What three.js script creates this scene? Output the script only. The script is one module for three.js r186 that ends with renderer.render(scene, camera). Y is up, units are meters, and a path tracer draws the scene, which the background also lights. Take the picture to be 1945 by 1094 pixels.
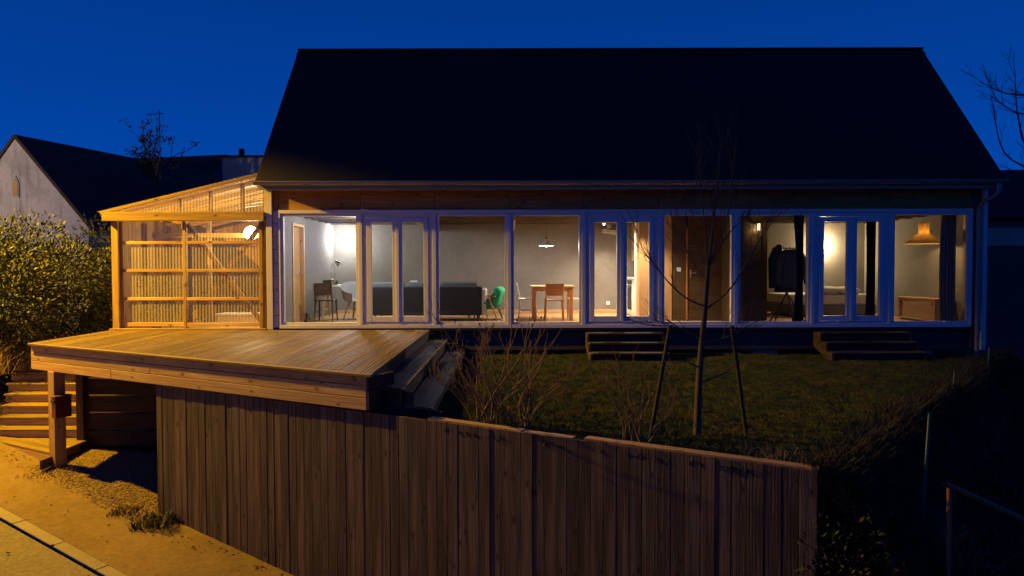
import * as THREE from 'three';
import { mergeGeometries } from 'three/addons/utils/BufferGeometryUtils.js';
import { RoundedBoxGeometry } from 'three/addons/geometries/RoundedBoxGeometry.js';

// ------------------------------------------------------------------ camera, sky, exposure
const scene = new THREE.Scene();
const camera = new THREE.PerspectiveCamera(44.12, 1945 / 1094, 0.1, 900);
camera.position.set(0, 1.14, 13.5);
camera.rotation.set(-0.0288, 0, -0.0024);
const renderer = new THREE.WebGLRenderer({ antialias: true });
renderer.setSize(1024, 576);
renderer.toneMapping = THREE.LinearToneMapping;
renderer.toneMappingExposure = 1.0;
renderer.shadowMap.enabled = true;

{ // clear sky half an hour after sunset: deep blue, a little paler near the horizon and towards the afterglow behind the camera
  const W = 256, H = 128, d = new Float32Array(W * H * 4);
  for (let j = 0; j < H; j++) for (let i = 0; i < W; i++) {
    const el = ((j + 0.5) / H - 0.5) * Math.PI, az = ((i + 0.5) / W - 0.5) * 2 * Math.PI;   // az: atan2(z, x)
    const e = Math.max(0, Math.sin(el));
    const h = Math.exp(-e * 2);
    const west = 0.5 + 0.5 * Math.sin(az) * Math.cos(el);          // 1 = straight behind the camera
    const g = 1 + 0.3 * west * west;
    const r = (0.0001 + 0.0006 * h) * g, gr = (0.004 + 0.07 * h) * g, b = (0.05 + 0.42 * h) * g;
    d.set([r, gr, b, 1], (j * W + i) * 4);
  }
  const t = new THREE.DataTexture(d, W, H, THREE.RGBAFormat, THREE.FloatType);
  t.mapping = THREE.EquirectangularReflectionMapping; t.magFilter = THREE.LinearFilter; t.needsUpdate = true;
  scene.background = t; scene.environment = t;
}

// ------------------------------------------------------------------ helpers
const V = (x, y, z) => new THREE.Vector3(x, y, z);
function rng(seed) { let a = seed >>> 0; return () => { a = (a + 0x6D2B79F5) | 0; let t = Math.imul(a ^ (a >>> 15), 1 | a); t = (t + Math.imul(t ^ (t >>> 7), 61 | t)) ^ t; return ((t ^ (t >>> 14)) >>> 0) / 4294967296; }; }
const R = rng(7); const rr = (a, b, f = R) => a + (b - a) * f();
const sm = (a, b, x) => { const t = Math.min(1, Math.max(0, (x - a) / (b - a))); return t * t * (3 - 2 * t); };
const used = new Map();
function numbered(name) { const n = used.get(name) || 0; used.set(name, n + 1); return n ? `${name}_${String(n).padStart(3, '0')}` : name; }
function geo(pos, uv, nor) {
  const g = new THREE.BufferGeometry();
  g.setAttribute('position', new THREE.Float32BufferAttribute(pos, 3));
  g.setAttribute('uv', new THREE.Float32BufferAttribute(uv, 2));
  if (nor) g.setAttribute('normal', new THREE.Float32BufferAttribute(nor, 3)); else g.computeVertexNormals();
  return g;
}
function plain(g) { let n = g.index ? g.toNonIndexed() : g; for (const k of Object.keys(n.attributes)) if (!['position', 'normal', 'uv'].includes(k)) n.deleteAttribute(k); return n; }
function join(list) { const l = [list].flat(9).map(plain); return l.length === 1 ? l[0] : mergeGeometries(l, false); }
function part(parent, name, geoms, mat, label) {
  const m = new THREE.Mesh(join(geoms), mat); m.name = name; m.castShadow = m.receiveShadow = true; parent.add(m);
  if (label) m.userData.label = label;
  return m;
}
function sharedPart(parent, name, geometry, mat, pos, rot) { const m = new THREE.Mesh(geometry, mat); m.name = name; m.castShadow = m.receiveShadow = true; if (pos) m.position.set(...pos); if (rot) m.rotation.set(...rot); parent.add(m); return m; }
function sub(parent, name) { const g = new THREE.Group(); g.name = name; parent.add(g); return g; }
function thing(name, label, category, pos = [0, 0, 0], turn = 0, group) {
  const o = new THREE.Group(); o.name = numbered(name); scene.add(o); o.position.set(...pos); o.rotation.y = turn; o.userData = { label, category }; if (group) o.userData.group = group; return o;
}
function solo(name, label, category, geoms, mat, group) { const m = part(scene, numbered(name), geoms, mat); m.userData = { label, category }; if (group) m.userData.group = group; return m; }
function struct(name, geoms, mat) { const m = part(scene, numbered(name), geoms, mat); m.userData.kind = 'structure'; return m; }
function stuff(o) { o.userData.kind = 'stuff'; return o; }
const at = (g, x, y, z) => g.translate(x, y, z);

// chamfered box, uv in metres with u along the longest side
function cbox(w, h, d, c = 0.004, ou = R() * 7, ov = R() * 7) {
  const a = [w / 2, h / 2, d / 2]; c = Math.min(c, Math.min(...a) * 0.6);
  const ax = a.indexOf(Math.max(...a)), pos = [], uv = [], nor = [];
  const pt = (s, k) => [0, 1, 2].map(i => s[i] * (i === k ? a[i] : a[i] - c));
  const tri = (p, q, r) => {
    const A = V(...p), B = V(...q), C = V(...r), n = B.clone().sub(A).cross(C.clone().sub(A));
    const ce = A.clone().add(B).add(C); if (n.dot(ce) < 0) { [q, r] = [r, q]; n.negate(); } n.normalize();
    const no = [Math.abs(n.x), Math.abs(n.y), Math.abs(n.z)], dom = no.indexOf(Math.max(...no));
    let iu = ax, iv = 3 - ax - dom; if (dom === ax) { iu = (ax + 1) % 3; iv = (ax + 2) % 3; }
    for (const P of [p, q, r]) { pos.push(...P); nor.push(n.x, n.y, n.z); uv.push(P[iu] + ou, P[iv] + ov); }
  };
  const quad = (p, q, r, s) => { tri(p, q, r); tri(p, r, s); };
  for (let k = 0; k < 3; k++) {
    const i = (k + 1) % 3, j = (k + 2) % 3;
    for (const s of [-1, 1]) { const S = (si, sj) => { const v = []; v[k] = s; v[i] = si; v[j] = sj; return pt(v, k); }; quad(S(-1, -1), S(1, -1), S(1, 1), S(-1, 1)); }
    for (const si of [-1, 1]) for (const sj of [-1, 1]) { const S = (sk, w2) => { const v = []; v[k] = sk; v[i] = si; v[j] = sj; return pt(v, w2); }; quad(S(-1, i), S(1, i), S(1, j), S(-1, j)); }
  }
  for (const x of [-1, 1]) for (const y of [-1, 1]) for (const z of [-1, 1]) tri(pt([x, y, z], 0), pt([x, y, z], 1), pt([x, y, z], 2));
  return geo(pos, uv, nor);
}
const bx = (x0, x1, y0, y1, z0, z1, c) => cbox(x1 - x0, y1 - y0, z1 - z0, c).translate((x0 + x1) / 2, (y0 + y1) / 2, (z0 + z1) / 2);
const boxCache = new Map();
function cachedBox(w, h, d, c = 0.004, variant = 0) { const k = [w, h, d, c].map(v => v.toFixed(3)).join() + variant; if (!boxCache.has(k)) boxCache.set(k, cbox(w, h, d, c)); return boxCache.get(k); }
function orient(g, p, q, roll) { const dir = q.clone().sub(p).normalize(); const m = new THREE.Matrix4(); const up = Math.abs(dir.y) > 0.95 ? V(0, 0, 1) : V(0, 1, 0); const z = V().crossVectors(dir, up).normalize(); const y = V().crossVectors(z, dir); m.makeBasis(dir, y, z); if (roll) m.multiply(new THREE.Matrix4().makeRotationX(roll)); m.setPosition(p.clone().add(q).multiplyScalar(0.5)); return g.applyMatrix4(m); }
const bar = (p, q, h, t, c) => { p = V(...p); q = V(...q); return orient(cbox(p.distanceTo(q), h, t, c), p, q); };
const rod = (p, q, r0, r1 = r0, seg = 8) => { p = V(...p); q = V(...q); const g = new THREE.CylinderGeometry(r1, r0, p.distanceTo(q), seg); g.rotateZ(-Math.PI / 2); return orient(g, p, q); };
const tube = (pts, r, seg = 6, n) => new THREE.TubeGeometry(new THREE.CatmullRomCurve3(pts.map(p => V(...p))), n || pts.length * 4, r, seg);
function taper(pts, r0, r1, sides = 5, steps = 8) {   // tapered bent limb
  const c = new THREE.CatmullRomCurve3(pts.map(p => p.isVector3 ? p : V(...p))), pos = [], uv = [], P = [], F = c.computeFrenetFrames(steps);
  for (let i = 0; i <= steps; i++) { const o = c.getPointAt(i / steps), r = r0 + (r1 - r0) * i / steps; P.push([]); for (let k = 0; k <= sides; k++) { const a = k / sides * Math.PI * 2; P[i].push(o.clone().addScaledVector(F.normals[i], Math.cos(a) * r).addScaledVector(F.binormals[i], Math.sin(a) * r)); } }
  const nor = [], N = (i, k) => { const o = c.getPointAt(i / steps); return P[i][k].clone().sub(o).normalize(); };
  const len = c.getLength();
  for (let i = 0; i < steps; i++) for (let k = 0; k < sides; k++) for (const [a, b] of [[0, 0], [1, 1], [1, 0], [0, 0], [0, 1], [1, 1]]) { const p = P[i + a][k + b], n = N(i + a, k + b); pos.push(p.x, p.y, p.z); nor.push(n.x, n.y, n.z); uv.push((i + a) / steps * len, (k + b) / sides * r0 * 6); }
  return geo(pos, uv, nor);
}
// prism over a polygon in x,z; uv along direction dir
function prism(pts, y0, y1, dir = [0, 1], ou = R() * 7, ov = R() * 7) {
  const pos = [], uv = [];
  const area = pts.reduce((s, p, i) => { const q = pts[(i + 1) % pts.length]; return s + p[0] * q[1] - q[0] * p[1]; }, 0);
  if (area > 0) pts = [...pts].reverse();   // now clockwise in x,z seen with z down = normal up
  const U = (x, z) => [x * dir[0] + z * dir[1] + ou, -x * dir[1] + z * dir[0] + ov];
  const tri = (...v) => v.forEach(p => { pos.push(p[0], p[1], p[2]); uv.push(p[3], p[4]); });
  const top = THREE.ShapeUtils.triangulateShape(pts.map(p => new THREE.Vector2(p[0], p[1])), []);
  const add = (a, b, c, y, flip) => { const l = [a, b, c].map(i => [pts[i][0], y, pts[i][1], ...U(...pts[i])]); const n = V(l[1][0] - l[0][0], 0, l[1][2] - l[0][2]).cross(V(l[2][0] - l[0][0], 0, l[2][2] - l[0][2])); if ((n.y > 0) === flip) [l[1], l[2]] = [l[2], l[1]]; tri(...l); };
  for (const [a, b, c] of top) { add(a, b, c, y1, false); add(a, b, c, y0, true); }
  const cen = pts.reduce((s, p) => [s[0] + p[0] / pts.length, s[1] + p[1] / pts.length], [0, 0]);
  pts.forEach((p, i) => { const q = pts[(i + 1) % pts.length]; const A = U(...p), B = U(...q), along = Math.hypot(q[0] - p[0], q[1] - p[1]);
    const v = [[p[0], y0, p[1], ou, ov + y0], [q[0], y0, q[1], ou + along, ov + y0], [q[0], y1, q[1], ou + along, ov + y1], [p[0], y1, p[1], ou, ov + y1]];
    tri(v[0], v[1], v[2]); tri(v[0], v[2], v[3]); });
  return geo(pos, uv);
}
function grooved(a, b, z0, fz, y0, y1, n = 3, gw = 0.011, gd = 0.011) {   // deck board along z from z0 to fz(x), n ridges with real grooves between
  const pos = [], uv = [], ou = R() * 7, ov = R() * 7, w = (b - a - gw * (n - 1)) / n;
  const quad = (p, q, r, t) => [p, q, r, p, r, t].forEach(v => { pos.push(...v); uv.push(v[2] + ou, v[0] + v[1] + ov); });
  const strip = (xa, ya, xb, yb) => quad([xa, ya, z0], [xa, ya, fz(xa)], [xb, yb, fz(xb)], [xb, yb, z0]);
  const prof = [[a, y0], [a, y1]]; for (let i = 0; i < n; i++) { const x = a + i * (w + gw); if (i) prof.push([x - gw * 0.8, y1 - gd], [x - gw * 0.2, y1 - gd], [x, y1]); prof.push([x + w, y1]); } prof.push([b, y0]);
  for (let i = 0; i < prof.length - 1; i++) strip(...prof[i], ...prof[i + 1]); strip(b, y0, a, y0);
  for (const [z, fl] of [[() => z0, 1], [fz, 0]]) { const q = [[a, y0, z(a)], [b, y0, z(b)], [b, y1 - gd, z(b)], [a, y1 - gd, z(a)]]; fl ? quad(q[3], q[2], q[1], q[0]) : quad(...q); }
  return geo(pos, uv);
}
function sheet(nu, nv, f, s = 1) {   // parametric grid, smooth normals
  const g = new THREE.BufferGeometry(), pos = [], uv = [], idx = [];
  for (let j = 0; j <= nv; j++) for (let i = 0; i <= nu; i++) { const p = f(i / nu, j / nv); pos.push(p[0], p[1], p[2]); uv.push(p[3] ?? i / nu * s, p[4] ?? j / nv * s); }
  for (let j = 0; j < nv; j++) for (let i = 0; i < nu; i++) { const a = j * (nu + 1) + i, b = a + 1, c = a + nu + 1, d = c + 1; idx.push(a, b, d, a, d, c); }
  g.setAttribute('position', new THREE.Float32BufferAttribute(pos, 3)); g.setAttribute('uv', new THREE.Float32BufferAttribute(uv, 2)); g.setIndex(idx); g.computeVertexNormals(); return g;
}
const lathe = (pts, seg = 20) => new THREE.LatheGeometry(pts.map(p => new THREE.Vector2(...p)), seg);
const rbox = (w, h, d, r, s = 3) => new RoundedBoxGeometry(w, h, d, s, r);

// ------------------------------------------------------------------ textures
const LAT = (() => { const f = rng(99), a = new Float32Array(65536); for (let i = 0; i < 65536; i++) a[i] = f(); return a; })();
function vn(x, y, px, py, s = 0) {   // periodic value noise
  const xi = Math.floor(x), yi = Math.floor(y), fx = x - xi, fy = y - yi, u = fx * fx * (3 - 2 * fx), v = fy * fy * (3 - 2 * fy);
  const g = (i, j) => LAT[((((i % px) + px) % px) * 131 + (((j % py) + py) % py) * 977 + s * 3571) & 65535];
  return (g(xi, yi) * (1 - u) + g(xi + 1, yi) * u) * (1 - v) + (g(xi, yi + 1) * (1 - u) + g(xi + 1, yi + 1) * u) * v;
}
function fbm(u, v, fu, fv, oct, s = 0) { let a = 0, w = 0.5, t = 0; for (let o = 0; o < oct; o++) { a += w * vn(u * fu, v * fv, fu, fv, s + o); t += w; w *= 0.5; fu *= 2; fv *= 2; } return a / t; }
function tex(W, H, f, srgb = true, sizeU = 1, sizeV = 1) {
  const d = new Uint8Array(W * H * 4);
  for (let j = 0; j < H; j++) for (let i = 0; i < W; i++) { const c = f((i + 0.5) / W, (j + 0.5) / H); for (let k = 0; k < 3; k++) d[(j * W + i) * 4 + k] = Math.max(0, Math.min(255, c[k])); d[(j * W + i) * 4 + 3] = 255; }
  const t = new THREE.DataTexture(d, W, H); t.wrapS = t.wrapT = THREE.RepeatWrapping; t.magFilter = THREE.LinearFilter; t.minFilter = THREE.LinearMipmapLinearFilter; t.generateMipmaps = true;
  if (srgb) t.colorSpace = THREE.SRGBColorSpace; t.repeat.set(1 / sizeU, 1 / sizeV); t.needsUpdate = true; return t;
}
const mix3 = (a, b, t) => [0, 1, 2].map(i => a[i] + (b[i] - a[i]) * t);
function wood(seed, light, dark, knots = 6, streak = 0.5, sizeU = 2.4, sizeV = 0.7) {
  const f = rng(seed), K = []; for (let i = 0; i < knots; i++) K.push([f(), f(), 0.012 + f() * 0.012]);
  const val = (u, v) => {
    let w = v, k = 0;
    for (const [ku, kv, kr] of K) { let du = u - ku, dv = v - kv; du -= Math.round(du); dv -= Math.round(dv); const e = Math.hypot(du * sizeU * 0.45, dv * sizeV) / (kr * 1.0); w += Math.sign(dv) * 0.035 * Math.exp(-e * e * 0.12) * 0.6; k = Math.max(k, Math.exp(-e * e * 2.2)); }
    const warp = fbm(u, w, 3, 6, 3, seed) * 0.09;
    const ring = 0.5 + 0.5 * Math.sin((w + warp) * Math.PI * 2 * 26);
    const fine = fbm(u, w, 6, 160, 3, seed + 9), coarse = fbm(u, w, 3, 14, 3, seed + 21);
    const t = Math.min(1, Math.max(0, 0.22 + streak * (0.28 * ring + 0.75 * (fine - 0.5) * 1.6 + 1.1 * (coarse - 0.45))));
    return [t, k];
  };
  const map = tex(1024, 512, (u, v) => { const [t, k] = val(u, v); return mix3(mix3(light, dark, t), dark.map(c => c * 0.45), k * 0.85); }, true, sizeU, sizeV);
  const bump = tex(512, 512, (u, v) => { const [t, k] = val(u, v); const b = 235 - 170 * t - 40 * k; return [b, b, b]; }, false, sizeU, sizeV);
  return { map, bump };
}
const gray = (f, W, H, su, sv) => tex(W, H, (u, v) => { const b = f(u, v) * 255; return [b, b, b]; }, false, su, sv);

const W1 = wood(11, [122, 103, 83], [56, 45, 35], 12, 1.0);      // grey brown weathered larch (fence)
const W2 = wood(23, [216, 184, 118], [138, 102, 52], 14, 0.7);    // beam and shed planks
const W3 = wood(37, [205, 170, 118], [150, 112, 70], 4, 0.5);    // light indoor wood
const W4 = wood(41, [142, 120, 72], [80, 65, 37], 5, 0.8);    // decking
const std = o => new THREE.MeshStandardMaterial(o);
const phys = o => new THREE.MeshPhysicalMaterial(o);
const lin = (r, g, b) => new THREE.Color().setRGB(r, g, b);
const tones = (w, cols, rough = 0.75, bs = 0.0015) => cols.map(c => std({ map: w.map, bumpMap: w.bump, bumpScale: bs, color: lin(...c), roughness: rough }));
const M = {
  fence: tones(W1, [[0.9, 0.9, 0.9], [0.76, 0.75, 0.74], [0.84, 0.81, 0.78], [1.0, 0.95, 0.9], [0.66, 0.65, 0.66], [0.82, 0.85, 0.9]], 0.78),
  beam: tones(W2, [[1, 1, 1], [0.86, 0.84, 0.82], [1.06, 1.03, 1]], 0.7),
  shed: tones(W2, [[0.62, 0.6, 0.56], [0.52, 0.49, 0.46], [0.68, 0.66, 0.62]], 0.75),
  indoor: tones(W3, [[1, 1, 1], [0.9, 0.86, 0.8], [1.05, 1.02, 1]], 0.55, 0.0005),
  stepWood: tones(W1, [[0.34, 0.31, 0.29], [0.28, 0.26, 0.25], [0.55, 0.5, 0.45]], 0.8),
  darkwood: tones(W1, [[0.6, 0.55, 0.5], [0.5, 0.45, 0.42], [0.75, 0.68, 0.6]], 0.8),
};
{ // decking
  M.deck = [[1, 1, 1], [0.78, 0.77, 0.76], [1.1, 1.06, 1.02], [0.9, 0.91, 0.92]].map((c, i) => std({ map: W4.map, bumpMap: W4.bump, bumpScale: 0.0012, color: lin(...c), roughness: 0.5 + 0.06 * i }));
}
{ const n = gray((u, v) => fbm(u, v, 8, 8, 6, 3), 256, 256, 2, 2);
  const wallTex = tex(512, 512, (u, v) => { const a = fbm(u, v, 4, 4, 6, 31), b = fbm(u, v, 40, 40, 3, 35); const c = 205 - 40 * a + 16 * (b - 0.5); return [c, c * 0.99, c * 0.97]; }, true, 3, 3);
  const stained = tex(512, 512, (u, v) => { const a = fbm(u, v, 4, 4, 6, 31), b = fbm(u, v, 40, 40, 3, 35), st = sm(0.55, 0.78, fbm(u, v, 26, 3, 4, 44)) * sm(0.4, 0.62, fbm(u, v, 3, 3, 4, 47)), pt = sm(0.6, 0.72, fbm(u, v, 7, 7, 5, 49)); const c = 208 - 38 * a + 18 * (b - 0.5) - 30 * st - 16 * pt; return [c, c * 0.985, c * 0.955]; }, true, 4.3, 4.3);
  M.plaster = std({ map: stained, bumpMap: n, bumpScale: 0.006, color: lin(0.95, 0.93, 0.9), roughness: 0.95 });
  M.paleRender = std({ map: wallTex, bumpMap: n, bumpScale: 0.006, color: lin(0.75, 0.68, 0.58), roughness: 0.95 });
  M.roomWall = std({ map: wallTex, color: lin(0.42, 0.405, 0.39), roughness: 0.9, bumpMap: n, bumpScale: 0.001 });
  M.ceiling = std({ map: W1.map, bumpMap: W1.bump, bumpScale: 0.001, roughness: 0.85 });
  M.ply = std({ map: W2.map, bumpMap: n, bumpScale: 0.001, color: lin(0.62, 0.5, 0.36), roughness: 0.7 });
  M.brownPanel = std({ map: W2.map, color: lin(0.2, 0.19, 0.16), roughness: 0.5 });
  M.skirt = std({ map: wallTex, color: lin(0.1, 0.095, 0.1), roughness: 0.7 });
  M.slate = std({ map: wallTex, bumpMap: gray((u, v) => { const row = Math.floor(v * 16); const fu = (u * 12 + (row % 2) * 0.5) % 1, fv = (v * 16) % 1; return 0.3 + 0.5 * (1 - fv) - (fu < 0.06 ? 0.3 : 0) + 0.1 * vn(u * 24, v * 16, 24, 16, 3); }, 512, 512, 2.6, 2.2), bumpScale: 0.008, color: lin(0.012, 0.012, 0.013), roughness: 0.9 });
  M.oldRoof = std({ map: wallTex, bumpMap: n, bumpScale: 0.03, color: lin(0.07, 0.045, 0.035), roughness: 0.9 });
  M.asphalt = std({ map: tex(512, 512, (u, v) => { const a = fbm(u, v, 3, 3, 5, 51), b = fbm(u, v, 90, 90, 2, 55); const c = 104 + 30 * (a - 0.5) + 34 * (b - 0.5); return [c, c * 0.93, c * 0.82]; }, true, 2.3, 2.3), bumpMap: gray((u, v) => fbm(u, v, 64, 64, 3, 58), 512, 512, 1.3, 1.3), bumpScale: 0.003, roughness: 0.85, color: lin(1.15, 1.1, 1.0) });
  M.pavement = std({ map: tex(512, 512, (u, v) => { const a = fbm(u, v, 4, 4, 5, 61), b = fbm(u, v, 70, 70, 3, 65); const c = 112 + 44 * (a - 0.5) + 26 * (b - 0.5); return [c, c * 0.84, c * 0.62]; }, true, 2.9, 2.9), bumpMap: gray((u, v) => fbm(u, v, 30, 30, 5, 68), 512, 512, 1.7, 1.7), bumpScale: 0.004, roughness: 0.9, color: lin(1.05, 1.0, 0.95) });
  M.soil = std({ map: tex(256, 256, (u, v) => { const b = fbm(u, v, 20, 20, 4, 75); const c = 60 + 70 * (b - 0.5); return [c, c * 0.85, c * 0.65]; }, true, 1.5, 1.5), bumpMap: gray((u, v) => fbm(u, v, 24, 24, 4, 78), 256, 256, 1.5, 1.5), bumpScale: 0.03, roughness: 1 });
  M.turf = std({ map: tex(256, 256, (u, v) => { const a = fbm(u, v, 3, 3, 4, 81), b = fbm(u, v, 30, 30, 4, 85); const c = 46 + 40 * (a - 0.5) + 50 * (b - 0.5); return [c * 1.05, c * 1.1, c * 0.45]; }, true, 3.1, 3.1), bumpMap: gray((u, v) => fbm(u, v, 40, 40, 3, 88), 256, 256, 1.1, 1.1), bumpScale: 0.03, roughness: 1 });
  M.kerb = std({ map: wallTex, bumpMap: n, bumpScale: 0.008, color: lin(0.52, 0.46, 0.36), roughness: 0.9 });
}
Object.assign(M, {
  frame: std({ color: lin(0.58, 0.6, 0.66), roughness: 0.42 }),
  whiteWood: std({ bumpMap: W2.bump, bumpScale: 0.001, color: lin(0.5, 0.5, 0.54), roughness: 0.6 }),
  glass: phys({ color: 0xffffff, transmission: 1, thickness: 0, roughness: 0.0, ior: 1.5, metalness: 0 }),
  poly: phys({ color: lin(0.86, 0.8, 0.62), transmission: 0.8, thickness: 0, roughness: 0.14, ior: 1.5 }),
  zinc: std({ color: lin(0.26, 0.26, 0.27), roughness: 0.6, metalness: 0.6 }),
  chrome: std({ color: lin(0.75, 0.75, 0.75), roughness: 0.18, metalness: 1 }),
  steel: std({ color: lin(0.5, 0.5, 0.5), roughness: 0.35, metalness: 1 }),
  black: std({ color: lin(0.015, 0.015, 0.016), roughness: 0.5 }),
  blackMetal: std({ color: lin(0.03, 0.03, 0.03), roughness: 0.4, metalness: 0.6 }),
  white: std({ color: lin(0.75, 0.75, 0.74), roughness: 0.5 }),
  whiteGloss: std({ color: lin(0.74, 0.72, 0.68), roughness: 0.3 }),
  sofa: std({ color: lin(0.022, 0.023, 0.023), roughness: 0.95 }),
  sofaEdge: std({ color: lin(0.5, 0.47, 0.43), roughness: 0.9 }),
  cushion: std({ color: lin(0.11, 0.13, 0.135), roughness: 0.95 }),
  green: std({ color: lin(0.02, 0.36, 0.14), roughness: 0.9 }),
  tub: std({ color: lin(0.3, 0.31, 0.31), roughness: 0.5 }),
  orangeWood: std({ map: W3.map, color: lin(0.95, 0.62, 0.3), roughness: 0.45 }),
  navy: std({ color: lin(0.012, 0.018, 0.035), roughness: 0.95 }),
  greyCloth: std({ color: lin(0.14, 0.145, 0.15), roughness: 0.95 }),
  jacket: std({ color: lin(0.075, 0.08, 0.085), roughness: 0.9 }),
  birch: std({ map: W3.map, color: lin(1.0, 1.05, 1.15), roughness: 0.5 }),
  straw: phys({ color: lin(0.6, 0.45, 0.2), roughness: 0.95, transmission: 0.5, thickness: 0 }),
  linen: std({ color: lin(0.55, 0.54, 0.52), roughness: 0.95 }),
  mail: std({ color: lin(0.1, 0.02, 0.012), roughness: 0.45 }),
  bark: std({ color: lin(0.075, 0.055, 0.035), roughness: 0.9, bumpMap: W1.bump, bumpScale: 0.004 }),
  twig: std({ color: lin(0.17, 0.11, 0.05), roughness: 0.85 }),
  darkTwig: std({ color: lin(0.03, 0.025, 0.022), roughness: 0.9 }),
  laurel: [[0.03, 0.04, 0.009], [0.048, 0.055, 0.011], [0.016, 0.024, 0.006]].map(c => std({ color: lin(...c), roughness: 0.6 })),
  ivy: std({ color: lin(0.03, 0.04, 0.014), roughness: 0.75 }),
  dryGrass: std({ color: lin(0.3, 0.22, 0.1), roughness: 0.9 }),
  concrete: std({ color: lin(0.33, 0.32, 0.3), roughness: 0.95 }),
  greenPost: std({ color: lin(0.02, 0.07, 0.05), roughness: 0.4 }),
  rust: std({ color: lin(0.2, 0.12, 0.08), roughness: 0.6, metalness: 0.5 }),
});
const glow = (c, s) => std({ color: lin(0.8, 0.8, 0.8), emissive: lin(...c), emissiveIntensity: s, roughness: 0.6 });

// ------------------------------------------------------------------ street frame: u runs along the fence, v out to the street
const TH = Math.atan2(3.38, 6.05), CU = Math.cos(TH), SU = Math.sin(TH), AX = -7.6, AZ = 2.38;
const S = (u, v) => [AX + u * CU - v * SU, AZ + u * SU + v * CU];
const gy = u => -1.85 - 0.125 * Math.max(-14, Math.min(16, u));
function street(u0, u1, v0, v1, dy, nu, nv, bumps = 0) { return sheet(nu, nv, (a, b) => { const u = u0 + (u1 - u0) * a, v = v1 + (v0 - v1) * b, [x, z] = S(u, v); return [x, gy(u) + dy + bumps * (fbm(u / 40 + 0.5, v / 40 + 0.5, 60, 60, 3, 4) - 0.5), z, u, v]; }); }

// ------------------------------------------------------------------ the setting
struct('ground', sheet(60, 60, (a, b) => { const x = (a - 0.5) * 500, z = (0.5 - b) * 500; const r = Math.hypot(x, z); return [x, -5.2 + 4.2 * sm(25, 60, r), z, x, z]; }), M.soil);
struct('road', street(-40, 40, 1.315, 14, -0.012, 80, 20, 0.006), M.asphalt);
struct('pavement', street(-40, 24, -4.6, 1.118, 0, 128, 24, 0.012), M.pavement);
{ const k = struct('kerb', street(-2, -1.9, 1.2, 1.25, -0.2, 1, 1), M.kerb);       // stones of about a metre, each with its own edges
  for (let u = -6; u < 12; u += 0.9) { const [x, z] = S(u + 0.445, 1.2); const g = cachedBox(0.896, 0.24, 0.155, 0.005, Math.floor(R() * 4)); sharedPart(k, 'kerb_stone', g, M.kerb, [x, gy(u + 0.445) - 0.117 + rr(-0.002, 0.002), z], [0, -TH, -Math.atan(0.125)]).rotation.order = 'YXZ'; } }
const fenceZ = x => AZ + (x - AX) * SU / CU;
// lawn plateau
const lawnEdge = [[9.2, 0.4], [8.0, 1.3], [6.3, 3.5], [4.4, 5.5], [3.1, 7.2], [2.5, 7.85]];
const lawnPoly = [[-1.0, -6], [10.5, -6], [10.2, -0.6], ...lawnEdge, [2.2, fenceZ(2.2) - 0.12], [-1.0, fenceZ(-1.0) - 0.12]];
struct('lawn', prism(lawnPoly, -3.6, -0.57), M.turf);
struct('earth_bank', [prism([[-12, -8], [-1.05, -8], [-1.05, 0.3], [-1.6, 0.9], [-1.6, 1.35], [-6.0, 1.35], [-6.0, 0.0], [-7.25, -0.9], [-12, -1.5]], -3, -0.3)], M.soil);
// bank and low ground on the right of the lawn
struct('slope', sheet(lawnEdge.length - 1, 10, (a, b) => { const i = Math.min(lawnEdge.length - 1, Math.round(a * (lawnEdge.length - 1))), [x, z] = lawnEdge[i]; const o = b * 2.4; return [x + o * 0.85 + (b ? 0.06 * Math.sin(i * 7 + b * 31) : 0), -0.56 - 2.7 * b + 0.12 * Math.sin(i * 3 + b * 9) * b, z + o * 0.5]; }, 4), M.soil);
struct('low_ground', prism([[4, 14], [22, 14], [22, -10], [10, -10], [9.5, 0], [4, 7]], -4.2, -3.1), M.soil);
// left bank beside the stairs
struct('garden_bank', sheet(60, 50, (a, b) => { const x = -30 + 22.7 * a, z = 4 - 16 * b; const base = gy((x - AX) * CU + (z - AZ) * SU); const t = sm(2.6, -1.6, z); const st = sm(-10.2, -9.6, x); return [x, base - 0.08 - st * 0.25 + (-0.25 - base) * t * (1 - 0.25 * st) + 0.1 * (fbm(a, b, 12, 12, 3, 2) - 0.5), z, x, z]; }), M.soil);

{ // long dark grass over the edge of the lawn and down the slope
  const f = rng(19), n = 9000, m = new THREE.InstancedMesh(blades(10, 0.2, 0.14, f, 0.005), std({ color: lin(1, 1, 1), roughness: 0.85 }), n), o = new THREE.Object3D(), c = new THREE.Color();
  for (let i = 0; i < n; i++) { const t = f() * (lawnEdge.length - 1), k = Math.min(lawnEdge.length - 2, t | 0), q = t - k, b = f() < 0.25 ? f() * 0.12 - 0.05 : f(), x = lawnEdge[k][0] * (1 - q) + lawnEdge[k + 1][0] * q + b * 2.04, z = lawnEdge[k][1] * (1 - q) + lawnEdge[k + 1][1] * q + b * 1.2; o.position.set(x, -0.6 - 2.7 * Math.max(0, b), z); o.rotation.y = f() * 6.28; o.scale.set(1, 0.5 + 0.9 * f(), 1); o.updateMatrix(); m.setMatrixAt(i, o.matrix); const g = 0.6 + 0.8 * f(); m.setColorAt(i, c.setRGB(0.04 * g, 0.038 * g, 0.014 * g)); }
  m.name = 'slope_grass'; m.receiveShadow = m.castShadow = true; scene.add(m); stuff(m); m.userData.label = 'long rank grass covering the slope beside the lawn'; m.userData.category = 'grass'; }
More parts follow.
